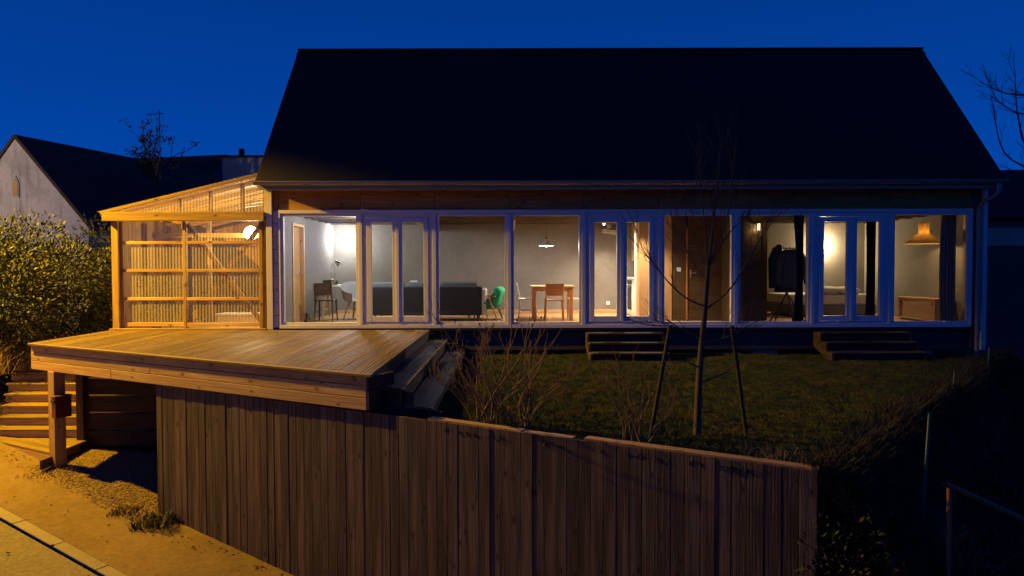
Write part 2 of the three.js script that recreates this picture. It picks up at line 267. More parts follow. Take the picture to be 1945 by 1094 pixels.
// gravel under the deck and along the pavement
{ const f = rng(5), g = new THREE.IcosahedronGeometry(0.009, 0), n = 15000, m = new THREE.InstancedMesh(g, std({ color: lin(1, 1, 1), roughness: 0.9 }), n), o = new THREE.Object3D(), c = new THREE.Color();
  for (let i = 0; i < n; i++) { let u, v; do { u = rr(0.3, 3.5, f); v = rr(-2.2, 0.4, f); } while (v > 0 && f() < v * 3.2); const [x, z] = S(u, v); o.position.set(x, gy(u) + 0.006, z); o.rotation.set(f() * 6, f() * 6, f() * 6); const s = 0.45 + f() * 0.9; o.scale.set(s, s * 0.7, s * 1.2); o.updateMatrix(); m.setMatrixAt(i, o.matrix); const k = 0.16 + f() * 0.22; m.setColorAt(i, c.setRGB(k, k * (0.66 + f() * 0.12), k * 0.45)); }
  m.name = 'gravel'; m.castShadow = m.receiveShadow = true; scene.add(m); stuff(m); m.userData.label = 'loose gravel strewn under the deck edge and over the pavement'; m.userData.category = 'gravel'; }

{ const f = rng(8), n = 420, m = new THREE.InstancedMesh(leaves(1, () => [V(0, 0, 0), V(1, 0, 0)], 0.04, rng(2)), std({ color: lin(1, 1, 1), roughness: 0.9 }), n), o = new THREE.Object3D(), c = new THREE.Color();
  for (let i = 0; i < n; i++) { const u = rr(-1.5, 7.5, f), v = f() < 0.5 ? rr(-0.02, 0.3, f) : rr(0, 3.5, f), [x, z] = S(u, v); o.position.set(x, gy(u) + 0.008, z); o.rotation.set((f() - 0.5) * 0.8, f() * 6.28, (f() - 0.5) * 0.8); const k = 0.4 + f() * 0.9; o.scale.set(k, k, k); o.updateMatrix(); m.setMatrixAt(i, o.matrix); const d = 0.03 + f() * 0.16; m.setColorAt(i, c.setRGB(d, d * 0.7, d * 0.4)); }
  m.name = 'leaf_litter'; m.castShadow = m.receiveShadow = true; scene.add(m); stuff(m); m.userData.label = 'scattered dry leaf litter on pavement and road'; m.userData.category = 'leaf litter'; }
// ------------------------------------------------------------------ grass
function blades(n, h, spread, f, w = 0.005) { const pos = [], uv = []; for (let i = 0; i < n; i++) { const a = f() * 6.28, x = (f() - 0.5) * spread, z = (f() - 0.5) * spread, l = h * (0.5 + 0.7 * f()), lean = l * (0.25 + 0.75 * f()), b = f() * 6.28, dx = Math.cos(a) * w, dz = Math.sin(a) * w; const mx = x + Math.cos(b) * lean * 0.35, mz = z + Math.sin(b) * lean * 0.35, tx = x + Math.cos(b) * lean, tz = z + Math.sin(b) * lean, my = l * 0.6, ty = l * 0.92;
  pos.push(x - dx, 0, z - dz, x + dx, 0, z + dz, mx + dx * 0.7, my, mz + dz * 0.7, x - dx, 0, z - dz, mx + dx * 0.7, my, mz + dz * 0.7, mx - dx * 0.7, my, mz - dz * 0.7, mx - dx * 0.7, my, mz - dz * 0.7, mx + dx * 0.7, my, mz + dz * 0.7, tx, ty, tz); for (let k = 0; k < 9; k++) uv.push(0, k / 9); } return geo(pos, uv); }
const inPoly = (p, x, z) => { let r = false; for (let i = 0, j = p.length - 1; i < p.length; j = i++) if ((p[i][1] > z) !== (p[j][1] > z) && x < (p[j][0] - p[i][0]) * (z - p[i][1]) / (p[j][1] - p[i][1]) + p[i][0]) r = !r; return r; };
{ const f = rng(15), n = 52000, m = new THREE.InstancedMesh(blades(9, 0.06, 0.06, f), std({ color: lin(1, 1, 1), roughness: 0.8 }), n), o = new THREE.Object3D(), c = new THREE.Color();
  for (let i = 0; i < n; i++) { let x, z; do { x = rr(-0.95, 9.1, f); z = rr(-0.3, 8, f); } while (!inPoly(lawnPoly, x, z)); const p = fbm(x / 12 + 1, z / 12 + 1, 14, 14, 4, 6), q = fbm(x / 12, z / 12, 40, 40, 3, 26); o.position.set(x, -0.575, z); o.rotation.y = f() * 6.28; const s = 0.5 + 1.1 * p * (0.6 + 0.8 * q); o.scale.set(1, s, 1); o.updateMatrix(); m.setMatrixAt(i, o.matrix); const d = sm(0.35, 0.7, q) * 0.8; const k = 0.7 + 0.6 * f(); m.setColorAt(i, c.setRGB((0.034 + 0.05 * d) * k, (0.06 + 0.018 * d) * k, 0.012 * k)); }
  m.name = 'grass'; m.receiveShadow = m.castShadow = true; scene.add(m); stuff(m); m.userData.label = 'short rough lawn grass in front of the house'; m.userData.category = 'grass'; }
function tuft(label, pos, n, h, spread, mat, seed, w) { solo('grass_tuft', label, 'grass tuft', blades(n, h, spread, rng(seed), w).translate(...pos), mat); }

// ------------------------------------------------------------------ the house
const house = thing('house', 'long single storey timber house with glazed front and steep slate roof', 'house');
part(house, 'floor', bx(-4.6, 9.0, -0.14, -0.002, -4.55, -0.1), M.indoor[0]);
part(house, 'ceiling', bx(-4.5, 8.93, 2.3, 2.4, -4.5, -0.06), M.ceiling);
part(house, 'wall', [bx(-4.5, 8.93, 0, 2.298, -4.52, -4.4)], M.roomWall);
// end wall on the shed side, with an open doorway
part(house, 'wall', [bx(-4.6, -4.45, 0, 2.298, -0.9, -0.06), bx(-4.6, -4.45, 0, 2.298, -4.398, -1.72), bx(-4.6, -4.45, 2.06, 2.298, -1.718, -0.902)], M.roomWall);
{ const d = sub(house, 'door'); part(d, 'door_frame', [bx(-4.62, -4.43, 0, 2.06, -0.96, -0.902), bx(-4.62, -4.43, 0, 2.06, -1.718, -1.66), bx(-4.62, -4.43, 2.0, 2.058, -1.658, -0.962)], M.indoor[0]); part(d, 'door_leaf', bx(-4.56, -4.52, 0.01, 1.998, -1.658, -0.962), M.indoor[1]); part(d, 'handle', [rod([-4.52, 1.0, -1.58], [-4.46, 1.0, -1.58], 0.01), rod([-4.465, 1.0, -1.59], [-4.465, 1.0, -1.47], 0.009)], M.steel); }
part(house, 'wall', bx(8.87, 9.0, 0, 2.298, -4.398, -0.06), M.roomWall);
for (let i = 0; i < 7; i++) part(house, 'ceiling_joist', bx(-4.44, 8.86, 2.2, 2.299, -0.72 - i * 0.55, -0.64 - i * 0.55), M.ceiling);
for (const x of [-1.95, 0.02]) part(house, 'ceiling_beam', bx(x - 0.05, x + 0.05, 2.06, 2.199, -4.39, -0.2), M.indoor[1]);
part(house, 'skirting_board', bx(-4.44, 2.69, 0.0, 0.08, -4.398, -4.38), M.indoor[0]);
// core of the house: kitchen end panel, brown wall with a door
part(house, 'partition_wall', [bx(3.4, 3.7, 0, 2.297, -4.39, -1.62), bx(3.742, 5.43, 0, 2.297, -4.39, -1.62), bx(3.7, 3.742, 0, 2.297, -4.39, -1.7)], M.brownPanel);
part(house, 'lit_gap_strip', bx(3.702, 3.74, 0.02, 1.98, -1.66, -1.6), M.orangeWood);  // orange strip painted in for the light showing through the door gap
part(house, 'light_switch', cbox(0.09, 0.09, 0.012).translate(3.55, 1.09, -1.612), M.white);
part(house, 'door_handle', [cbox(0.03, 0.16, 0.012).translate(3.8, 1.0, -1.612), rod([3.8, 1.02, -1.6], [3.9, 1.02, -1.56], 0.009)], M.chrome);
part(house, 'partition_panel', bx(2.7, 3.398, 0, 2.297, -1.66, -1.6), M.indoor[0], 'light plywood end panel of the kitchen');
part(house, 'partition_panel', bx(4.46, 4.56, 0, 2.297, -1.618, -0.5), M.brownPanel);
part(house, 'wall_socket', cbox(0.09, 0.09, 0.012).translate(2.42, 0.24, -4.392), M.white);
// skirting under the glazing and the dark crawl space
for (let i = 0; i < 9; i++) { const a = -4.42 + i * 1.465; if (i < 2) continue; part(house, 'base_panel', bx(a + 0.004, a + 1.461, -0.44, -0.06, -0.12, -0.09), M.skirt); }
part(house, 'sill_shadow_strip', bx(-4.6, 9.0, -0.058, -0.012, -0.095, 0.02), M.black);  // black strip painting the shadow line under the sill
for (const x of [-3, -0.6, 1.9, 4.9, 7.9]) part(house, 'foundation_pier', cbox(0.5, 0.5, 0.5, 0.02).translate(x, -0.68, -0.45), M.concrete);
// frames
const bays = [-4.42, -2.87, -1.47, -0.05, 1.36, 2.81, 4.25, 5.71, 7.18, 8.73], ZF = 0.03, ZB = -0.075;
part(house, 'top_rail', bx(-4.42, 8.73, 2.17, 2.235, ZB, ZF), M.frame);
part(house, 'bottom_rail', bx(-4.42, 8.73, -0.01, 0.055, ZB, ZF), M.frame);
bays.forEach((x, i) => part(house, 'mullion', bx(x - (i ? 0.035 : 0), x + (i === 9 ? 0 : 0.035), 0.056, 2.169, ZB, ZF - 0.002), M.frame));
for (let i = 0; i < 9; i++) {
  const a = bays[i] + 0.036, b = bays[i + 1] - 0.036, y0 = 0.056, y1 = 2.169;
  if ([1, 4, 7].includes(i)) {
    const d = sub(house, 'glazed_door');
    part(d, 'door_frame', [bx(a, a + 0.075, y0, y1, -0.06, 0.005), bx(b - 0.075, b, y0, y1, -0.06, 0.005), bx(a + 0.075, b - 0.075, y1 - 0.08, y1, -0.06, 0.003), bx(a + 0.075, b - 0.075, y0, y0 + 0.05, -0.06, 0.003)], M.frame);
    const m = (a + b) / 2, ly0 = y0 + 0.055, ly1 = y1 - 0.085;
    for (const [p, q] of [[a + 0.08, m - 0.004], [m + 0.004, b - 0.08]]) {
      part(d, 'leaf_frame', [bx(p, p + 0.09, ly0, ly1, -0.055, 0.022), bx(q - 0.09, q, ly0, ly1, -0.055, 0.022), bx(p + 0.09, q - 0.09, ly1 - 0.09, ly1, -0.055, 0.02), bx(p + 0.09, q - 0.09, ly0, ly0 + 0.1, -0.055, 0.02)], M.frame);
      part(d, 'pane', bx(p + 0.09, q - 0.09, ly0 + 0.1, ly1 - 0.09, -0.022, -0.012, 0.001), M.glass);
    }
    part(d, 'meeting_stile', bx(m - 0.03, m + 0.03, ly0, ly1, 0.0225, 0.036), M.frame);
  } else {
    const w = sub(house, 'window');
    part(w, 'frame', [bx(a, a + 0.05, y0, y1, -0.06, 0.004), bx(b - 0.05, b, y0, y1, -0.06, 0.004), bx(a + 0.05, b - 0.05, y1 - 0.05, y1, -0.06, 0.002), bx(a + 0.05, b - 0.05, y0, y0 + 0.045, -0.06, 0.002)], M.frame);
    part(w, 'pane', bx(a + 0.05, b - 0.05, y0 + 0.045, y1 - 0.05, -0.025, -0.015, 0.001), M.glass);
  }
  const r = part(house, 'reveal', [bx(a - 0.01, a + 0.02, y0 + 0.02, y1 - 0.02, -0.2, -0.077), bx(b - 0.02, b + 0.01, y0 + 0.02, y1 - 0.02, -0.2, -0.077), bx(a - 0.01, b + 0.01, y1 - 0.019, y1 + 0.05, -0.2, -0.077)], M.indoor[0]);
}
// upper cladding, posts
for (let i = 0; i < 9; i++) part(house, 'cladding_panel', bx(bays[i] + 0.003, bays[i + 1] - 0.003, 2.24, 2.86, -0.05, -0.02), M.ply);
part(house, 'corner_post', bx(-4.64, -4.53, -0.03, 2.85, -0.07, 0.06), M.whiteWood);
for (let i = 0; i < 9; i++) part(house, 'cladding_board', bx(-4.526 + (i % 3) * 0.004, -4.424, i * 0.248 + 0.002, i * 0.248 + 0.242, -0.05, 0.02 + (i % 2) * 0.006), M.whiteWood);
part(house, 'cladding_panel', bx(-4.526, -4.424, 2.24, 2.86, -0.05, -0.015), M.ply);
part(house, 'corner_post', bx(8.91, 8.99, -0.45, 2.8, -0.07, 0.05), M.frame);
part(house, 'cladding_panel', bx(8.735, 8.905, -0.42, 2.8, -0.05, -0.01), M.skirt);
// roof
{ const ez = 0.45, ey = 2.74, rz = -2.3, ry = 5.93, x0 = -4.7, x1 = 9.05, t = 0.2;
  const slab = (za, ya, zb, yb) => { const l = Math.hypot(zb - za, yb - ya), g = cbox(x1 - x0, t, l, 0.01); g.rotateX(Math.atan2(yb - ya, za - zb)); const n = V(0, Math.abs(za - zb), Math.sign(za - zb) * (yb - ya)).normalize(); return g.translate((x0 + x1) / 2, (ya + yb) / 2 - n.y * t / 2, (za + zb) / 2 - n.z * t / 2); };
  const rf = part(house, 'roof', slab(ez, ey, rz, ry), M.slate); part(house, 'roof', slab(-5.05, ey, rz, ry), M.slate);
  part(rf, 'ridge_cap', [bar([x0 + 0.01, ry + 0.0, rz + 0.03], [x1 - 0.01, ry + 0.0, rz + 0.03], 0.03, 0.12)], M.slate);
  part(rf, 'soffit', bx(x0 + 0.05, x1 - 0.05, 2.6, 2.63, -0.019, 0.33), M.ply);
  part(rf, 'fascia_board', bx(x0 + 0.02, x1 - 0.02, 2.58, 2.73, 0.335, 0.36), M.zinc);
  for (const xe of [-4.6, 8.93]) { const sh = new THREE.Shape([[-0.06, 2.4], [-4.5, 2.4], [-4.5, 3.2], [-2.3, 5.62], [-0.06, 3.1]].map(p => new THREE.Vector2(...p))); const g = new THREE.ExtrudeGeometry(sh, { depth: 0.07, bevelEnabled: false }); g.rotateY(-Math.PI / 2); part(house, 'gable_wall', g.translate(xe + 0.07, 0, 0), M.skirt); }
  // gutter: half round
  const gu = thing('rain_gutter', 'half round zinc rain gutter along the front eave', 'gutter');
  part(gu, 'trough', sheet(1, 12, (a, b) => { const an = Math.PI + Math.PI * b; return [x0 - 0.02 + (x1 - x0 + 0.04) * a, 2.715 + 0.065 * Math.sin(an), 0.44 + 0.065 * Math.cos(an)]; }), M.zinc);
  part(gu, 'lip', rod([x0 - 0.02, 2.715, 0.507], [x1 + 0.02, 2.715, 0.507], 0.012), M.zinc);
  for (let i = 0; i < 18; i++) part(gu, 'bracket', tube([[x0 + 0.12 + i * 0.8, 2.72, 0.365], [x0 + 0.12 + i * 0.8, 2.655, 0.385], [x0 + 0.12 + i * 0.8, 2.64, 0.44], [x0 + 0.12 + i * 0.8, 2.665, 0.5]], 0.009, 5), M.zinc);
  const dp = thing('downpipe', 'round zinc downpipe at the corner of the house', 'downpipe');
  part(dp, 'elbow', tube([[8.92, 2.7, 0.44], [8.92, 2.56, 0.44], [8.9, 2.46, 0.4], [8.8, 2.34, 0.2], [8.79, 2.24, 0.1], [8.79, 2.1, 0.09]], 0.04, 12, 30), M.zinc);
  part(dp, 'pipe', rod([8.79, 2.12, 0.09], [8.79, -0.5, 0.09], 0.04, 0.04, 14), M.zinc);
  for (const y of [2.1, 0.55]) part(dp, 'clamp', lathe([[0.041, -0.02], [0.047, -0.02], [0.047, 0.02], [0.041, 0.02]], 14).translate(8.79, y, 0.09), M.zinc);
}
// step units in front of the doors
function steps(label, x0, x1, n) { const s = thing('entrance_steps', label, 'steps', [0, 0, 0], 0, 'wooden steps in front of the glazed doors');
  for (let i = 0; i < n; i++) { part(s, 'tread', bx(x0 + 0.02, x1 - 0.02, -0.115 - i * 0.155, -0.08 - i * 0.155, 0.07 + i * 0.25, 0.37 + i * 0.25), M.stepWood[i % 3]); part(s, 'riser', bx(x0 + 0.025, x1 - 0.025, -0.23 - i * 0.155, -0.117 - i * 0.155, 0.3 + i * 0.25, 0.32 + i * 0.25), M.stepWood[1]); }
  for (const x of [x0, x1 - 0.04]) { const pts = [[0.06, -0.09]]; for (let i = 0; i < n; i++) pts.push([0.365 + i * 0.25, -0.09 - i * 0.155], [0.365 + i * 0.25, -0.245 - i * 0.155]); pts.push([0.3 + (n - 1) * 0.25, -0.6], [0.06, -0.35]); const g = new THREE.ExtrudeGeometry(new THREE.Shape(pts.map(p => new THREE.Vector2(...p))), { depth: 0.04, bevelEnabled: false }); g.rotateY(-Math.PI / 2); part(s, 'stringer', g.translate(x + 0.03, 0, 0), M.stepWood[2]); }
  return s; }
steps('dark wooden steps below the kitchen door, beside the leaning tree stake', 1.4, 2.84, 3);
steps('dark wooden steps with a pale stringer below the bedroom door', 5.72, 7.42, 3);

// ------------------------------------------------------------------ polycarbonate shed
const corr = (x0, x1, y0, y1f, z, pitch = 0.06, amp = 0.004) => { const n = Math.max(8, Math.round((x1 - x0) / pitch) * 8); return sheet(n, 1, (a, b) => { const x = x0 + (x1 - x0) * a; return [x, b ? (typeof y1f === 'function' ? y1f(x) : y1f) : y0, z + amp * Math.sin(x / pitch * Math.PI * 2), x, b]; }); };
const shed = thing('shed', 'lean to shed of corrugated clear plastic on a wooden frame', 'shed');
{ const top = x => 2.19 + (x + 7.75) * (2.9 - 2.19) / (3.0), B = M.shed;
  part(shed, 'floor', bx(-7.6, -4.66, -0.1, -0.035, -4.4, -0.02), M.beam[1]);
  part(shed, 'post', bx(-7.6, -7.475, -0.03, 2.03, -0.12, 0.0), B[2]);
  part(shed, 'post', bx(-4.76, -4.655, -0.03, 2.03, -0.12, -0.02), B[0]);
  part(shed, 'head_beam', bx(-7.7, -4.66, 2.035, 2.185, -0.05, 0.13), B[1]);
  part(shed, 'flashing', bx(-7.66, -4.66, 2.187, 2.2, -0.04, 0.11), M.zinc);
  part(shed, 'sill', bx(-7.62, -4.655, -0.033, 0.0, -0.13, 0.1), B[1]);
  // rake boards, gable sheet and studs
  part(shed, 'rake_board', bar([-7.78, 2.185, 0.02], [-4.66, top(-4.66) + 0.0, 0.02], 0.05, 0.05), B[2]);
  part(shed, 'gable_sheet', corr(-7.55, -4.67, 2.205, x => top(x) - 0.03, 0.0), M.poly);
  for (const [x, w] of [[-5.12, 0.06], [-5.72, 0.05], [-6.3, 0.05]]) part(shed, 'stud', bx(x - w / 2, x + w / 2, 2.205, top(x) - 0.07, -0.1, -0.03), B[1]);
  part(shed, 'stud', bx(-4.72, -4.665, 2.205, top(-4.7) - 0.06, -0.1, -0.02), B[0]);
  part(shed, 'rail', bx(-6.25, -4.73, 2.205, 2.235, -0.09, -0.035), B[2]);
  for (let i = 0; i < 5; i++) part(shed, 'cross_wire', rod([-5.6, 2.3 + i * 0.13, -0.6 - i * 0.5], [-4.7, 2.42 + i * 0.13, -0.6 - i * 0.5], 0.006, 0.006, 4), M.steel);
  // sheet roof on purlins
  part(shed, 'roof_sheet', sheet(480, 1, (a, b) => { const z = 0.12 - 4.5 * a; const x = b ? -4.66 : -7.8; return [x, top(x) + 0.025 + 0.008 * Math.sin(z / 0.05 * 6.283), z, z, x]; }), M.poly);
  for (let i = 0; i < 6; i++) part(shed, 'rafter', bar([-7.72, top(-7.72) - 0.045, -0.3 - i * 0.8], [-4.66, top(-4.66) - 0.045, -0.3 - i * 0.8], 0.09, 0.05), B[i % 3]);
  // sliding panels
  const panel = (x0, x1, z, brace) => { const d = sub(shed, 'sliding_door');
    part(d, 'stile', bx(x0, x0 + 0.055, 0.005, 2.03, z - 0.05, z), B[2]); part(d, 'stile', bx(x1 - 0.06, x1, 0.005, 2.03, z - 0.05, z), B[0]);
    for (const y of [0.03, 0.53, 1.07, 1.6]) part(d, 'rail', bx(x0 + 0.056, x1 - 0.061, y, y + (y < 0.1 ? 0.075 : 0.055), z - 0.028, z - 0.002), M.beam[(y * 10 | 0) % 3]);
    part(d, 'corrugated_sheet', corr(x0 + 0.02, x1 - 0.02, 0.03, 2.03, z - 0.036), M.poly);
    if (brace) { part(d, 'brace', bar([x0 + 0.06, 1.98, z - 0.09], [x1 - 0.05, 0.1, z - 0.09], 0.09, 0.035), B[1]); part(d, 'brace', bar([x0 + 0.06, 0.1, z - 0.14], [x1 - 0.05, 1.98, z - 0.14], 0.09, 0.035), B[1]); } };
  panel(-7.47, -6.2, -0.06, false); panel(-6.235, -4.73, 0.03, true);
  // inside: boarded back and side
  for (let i = 0; i < 20; i++) part(shed, 'wall_board', bx(-7.58 + i * 0.146, -7.58 + i * 0.146 + 0.142, -0.03, top(-7.5 + i * 0.146) - 0.09, -4.42, -4.39), B[i % 3]);
  for (let i = 0; i < 30; i++) part(shed, 'wall_board', bx(-7.6, -7.575, -0.03, 2.15, -0.13 - i * 0.142 - 0.138, -0.13 - i * 0.142), B[i % 3]);
  part(shed, 'wall_panel', bx(-5.75, -4.68, -0.03, 2.5, -4.385, -4.36), M.plaster);
  for (let i = 1; i < 4; i++) part(shed, 'post', bx(-7.56, -7.46, -0.03, 2.06, -0.1 - i * 1.06, -i * 1.06), B[1]);
  part(shed, 'wall_panel', bx(-4.66, -4.645, -0.03, 2.7, -0.88, -0.13), M.plaster); part(shed, 'wall_panel', bx(-4.66, -4.645, -0.03, 2.7, -4.35, -1.74), M.plaster);
  part(shed, 'post', bx(-6.95, -6.86, -0.03, 2.35, -1.55, -1.46), B[1]); part(shed, 'post', bx(-6.42, -6.34, -0.03, 2.4, -1.55, -1.46), B[1]);
  part(shed, 'tie_beam', bx(-7.45, -4.7, 1.78, 1.88, -1.52, -1.45), B[0]);
}
function lampLight(parent, kind, pos, color, power, radius = 2) { const l = new THREE.PointLight(lin(...color), power); l.position.set(...pos); l.castShadow = true; l.shadow.radius = radius; parent.add(l); return l; }
{ const l = thing('shed_lamp', 'bright bulb hanging under the shed roof', 'lamp', [-5.35, 1.86, -1.1]);
  part(l, 'bulb', new THREE.SphereGeometry(0.14, 24, 16), glow([1, 0.88, 0.68], 14)); part(l, 'cap', rod([0, 0.125, 0], [0, 0.15, 0], 0.03), M.white); part(l, 'cord', rod([0, 0.15, 0], [0, 0.78, 0], 0.005), M.black);
  lampLight(l, 0, [0, 0, 0], [1, 0.84, 0.58], 10, 7); }
function bicycle(label, pos, turn, col) { const b = thing('bicycle', label, 'bicycle', pos, turn, 'bicycles stored in the shed'); const m = std({ color: lin(...col), roughness: 0.35 });
  const fr = [0.52, 0.34, 0], re = [-0.52, 0.34, 0], bb = [-0.08, 0.29, 0], st = [-0.2, 0.78, 0], hd = [0.34, 0.8, 0];
  part(b, 'frame', [rod(bb, st, 0.016), rod(bb, hd, 0.018), rod(st, hd, 0.016), rod(re, st, 0.011), rod(re, bb, 0.011), rod(hd, fr, 0.013)], m);
  for (const c of [fr, re]) { const w = part(b, 'wheel', new THREE.TorusGeometry(0.33, 0.018, 6, 32).translate(...c), M.black); part(w, 'spokes', [...Array(12)].map((_, i) => rod(c, [c[0] + 0.32 * Math.cos(i * 0.5236), c[1] + 0.32 * Math.sin(i * 0.5236), 0], 0.002, 0.002, 3)), M.steel); }
  part(b, 'saddle', rbox(0.24, 0.05, 0.13, 0.02).translate(-0.23, 0.88, 0), M.black); part(b, 'seat_post', rod(st, [-0.22, 0.86, 0], 0.012), M.steel);
  part(b, 'handlebar', tube([[0.3, 0.98, -0.28], [0.36, 0.98, -0.1], [0.36, 0.98, 0.1], [0.3, 0.98, 0.28]], 0.012), M.steel); part(b, 'stem', rod(hd, [0.36, 0.98, 0], 0.013), M.steel);
  part(b, 'pedals', [rod([-0.08, 0.29, 0.06], [0.05, 0.18, 0.07], 0.01), rod([-0.08, 0.29, -0.06], [-0.21, 0.4, -0.07], 0.01), cbox(0.08, 0.02, 0.08).translate(0.05, 0.18, 0.11), cbox(0.08, 0.02, 0.08).translate(-0.21, 0.4, -0.11)], M.blackMetal); return b; }
bicycle('dark bicycle standing in the shed nearer the sliding panel', [-6.8, -0.03, -1.0], 1.15, [0.03, 0.03, 0.035]);
bicycle('brown bicycle standing in the shed behind the dark one', [-6.35, -0.03, -2.2], 1.3, [0.12, 0.05, 0.03]);
{ const c = thing('storage_chest', 'low white storage chest on the shed floor', 'chest', [-5.45, -0.034, -1.2]); part(c, 'body', rbox(1.15, 0.2, 0.5, 0.02).translate(0, 0.1, 0), M.white); part(c, 'lid', rbox(1.19, 0.05, 0.54, 0.02).translate(0, 0.226, 0), M.whiteGloss); }

// ------------------------------------------------------------------ deck
const deck = thing('wooden_deck', 'raised wooden deck with a planked front beam on posts', 'deck');
{ const n = 42, w = (6.05 + 0.0) / n;
  for (let i = 0; i < n; i++) { const a = AX + i * w + 0.007, b = AX + (i + 1) * w - 0.007; const f = x => fenceZ(x) - 0.075 / CU; part(deck, 'deck_board', grooved(a, b, 0.105, f, -0.058, -0.03 + rr(-0.0012, 0.0012)), M.deck[Math.floor(R() * 4)]); }
  const L = 6.05 / CU; const inS = (u0, u1, v0, v1, y0, y1, c) => { const g = cbox(u1 - u0, y1 - y0, v1 - v0, c).translate((u0 + u1) / 2, (y0 + y1) / 2, (v0 + v1) / 2); g.rotateY(-TH); return g.translate(AX, 0, AZ); };
  part(deck, 'edge_board', inS(-0.01, L + 0.0, -0.07, 0.0, -0.06, -0.028, 0.004), M.deck[2]);
  const rows = [[-0.168, -0.062], [-0.303, -0.172], [-0.44, -0.307]];
  rows.forEach(([y0, y1], r) => { const cuts = [[0, 3.9 - r * 0.9], [3.904 - r * 0.9, L - 0.1]]; for (const [a, b] of cuts) part(deck, 'beam_plank', inS(a, b, -0.085, -0.042 - (r === 0 ? 0.006 : 0), y0, y1, 0.005), M.beam[(r + (a > 0 ? 1 : 0)) % 3]); });
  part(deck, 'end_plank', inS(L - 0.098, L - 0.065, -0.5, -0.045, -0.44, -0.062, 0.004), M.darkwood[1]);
  // left edge
  part(deck, 'edge_board', bx(AX - 0.012, AX - 0.002, -0.06, -0.031, 0.1, AZ - 0.03), M.deck[2]);
  part(deck, 'beam_plank', bx(AX + 0.002, AX + 0.03, -0.4, -0.062, 0.1, AZ - 0.07), M.beam[1]);
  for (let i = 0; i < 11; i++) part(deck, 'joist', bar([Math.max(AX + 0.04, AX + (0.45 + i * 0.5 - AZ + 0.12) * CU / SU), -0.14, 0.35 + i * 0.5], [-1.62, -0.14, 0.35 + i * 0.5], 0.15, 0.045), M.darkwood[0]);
  // side steps down to the lawn
  const zE = x => fenceZ(x) - 0.3;
  [[-1.535, -1.2, -0.2], [-1.19, -0.86, -0.38]].forEach(([a, b, y], k) => { const m = (a + b) / 2; for (const [p, q] of [[a, m - 0.003], [m + 0.003, b]]) part(deck, 'step_tread', prism([[p, 0.12], [q, 0.12], [q, zE(q)], [p, zE(p)]], y - 0.03, y), M.fence[4]); part(deck, 'step_riser', prism([[b - 0.05, 0.14], [b - 0.03, 0.14], [b - 0.03, zE(b) - 0.02], [b - 0.05, zE(b) - 0.02]], y - 0.2, y - 0.032), M.darkwood[2]); });  // treads take the darkest fence tone, standing in for deck edge shade
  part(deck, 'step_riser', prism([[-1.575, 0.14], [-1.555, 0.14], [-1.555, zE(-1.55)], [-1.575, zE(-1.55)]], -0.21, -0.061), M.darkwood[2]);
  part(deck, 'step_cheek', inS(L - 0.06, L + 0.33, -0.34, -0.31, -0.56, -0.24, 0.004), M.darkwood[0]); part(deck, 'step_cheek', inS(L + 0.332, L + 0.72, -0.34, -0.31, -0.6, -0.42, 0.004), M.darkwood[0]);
  // post
  const post = part(deck, 'post', (() => { const g = cbox(0.17, 1.47, 0.17, 0.006); g.rotateY(-TH); const [x, z] = S(0.56, -0.12); return g.translate(x, -1.175, z); })(), M.beam[1]);
  const [px, pz] = S(0.56, -0.12); part(post, 'foot', [rod([px, -2.0, pz], [px, -1.9, pz], 0.05)], M.steel); part(post, 'footing', (() => { const g = cbox(0.3, 0.14, 0.24, 0.02); g.rotateY(-TH); return g.translate(px, -2.03, pz); })(), M.concrete);
}
{ const [x, z] = S(0.72, -0.1); const mb = thing('mailbox', 'dark red mailbox screwed to the deck post', 'mailbox', [x, -0.98, z], -TH);
  part(mb, 'body', rbox(0.12, 0.32, 0.24, 0.012).translate(0.005, 0, 0), M.mail); part(mb, 'flap', rbox(0.1, 0.05, 0.02, 0.006).translate(0.005, 0.1, 0.126), M.blackMetal); part(mb, 'lid', rbox(0.14, 0.02, 0.27, 0.008).translate(0.005, 0.17, 0), M.mail); }
// slatted wall under the deck
{ const w = thing('slatted_wall', 'dark horizontal board wall under the deck', 'wall');
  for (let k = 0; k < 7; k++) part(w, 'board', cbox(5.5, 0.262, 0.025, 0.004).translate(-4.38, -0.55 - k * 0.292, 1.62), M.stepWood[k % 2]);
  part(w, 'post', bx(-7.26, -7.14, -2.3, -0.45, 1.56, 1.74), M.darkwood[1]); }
// fence
const fence = thing('board_fence', 'tall fence of weathered vertical boards holding back the lawn', 'fence', [AX, 0, AZ], -TH);
{ let u = 3.06, i = 0; const widths = [0.128, 0.118, 0.136, 0.124];
  while (u < 11.4) { const w = widths[Math.floor(R() * 4)], h = gy(u) - 0.35, top = -0.45 - (u - 3) * 0.0045 + rr(-0.002, 0.002), hh = 2.9; const g = cachedBox(w - 0.004, hh, 0.024, 0.003, Math.floor(R() * 9));
    sharedPart(fence, 'board', g, M.fence[Math.floor(R() * 6)], [u + w / 2, top - hh / 2, -0.1 + rr(-0.003, 0.003)], [0, rr(-0.012, 0.012), rr(-0.001, 0.001)]); u += w; i++; }
  for (const y of [-0.62, -1.5, -2.4]) part(fence, 'rail', cbox(8.2, 0.09, 0.05).translate(7.3, y, -0.15), M.darkwood[0]);
  const cap = (a, b, lift, tilt = 0) => part(fence, 'cap_board', (() => { const g = cbox(b - a, 0.022, 0.1, 0.004); g.rotateZ(tilt - 0.0045); return g.translate((a + b) / 2, -0.452 + lift - ((a + b) / 2 - 3) * 0.0045, -0.15); })(), M.beam[1]);
  cap(7.62, 8.75, 0.008, -0.006); cap(8.76, 9.3, -0.004, 0.002); cap(9.42, 11.45, 0.012, -0.003); }
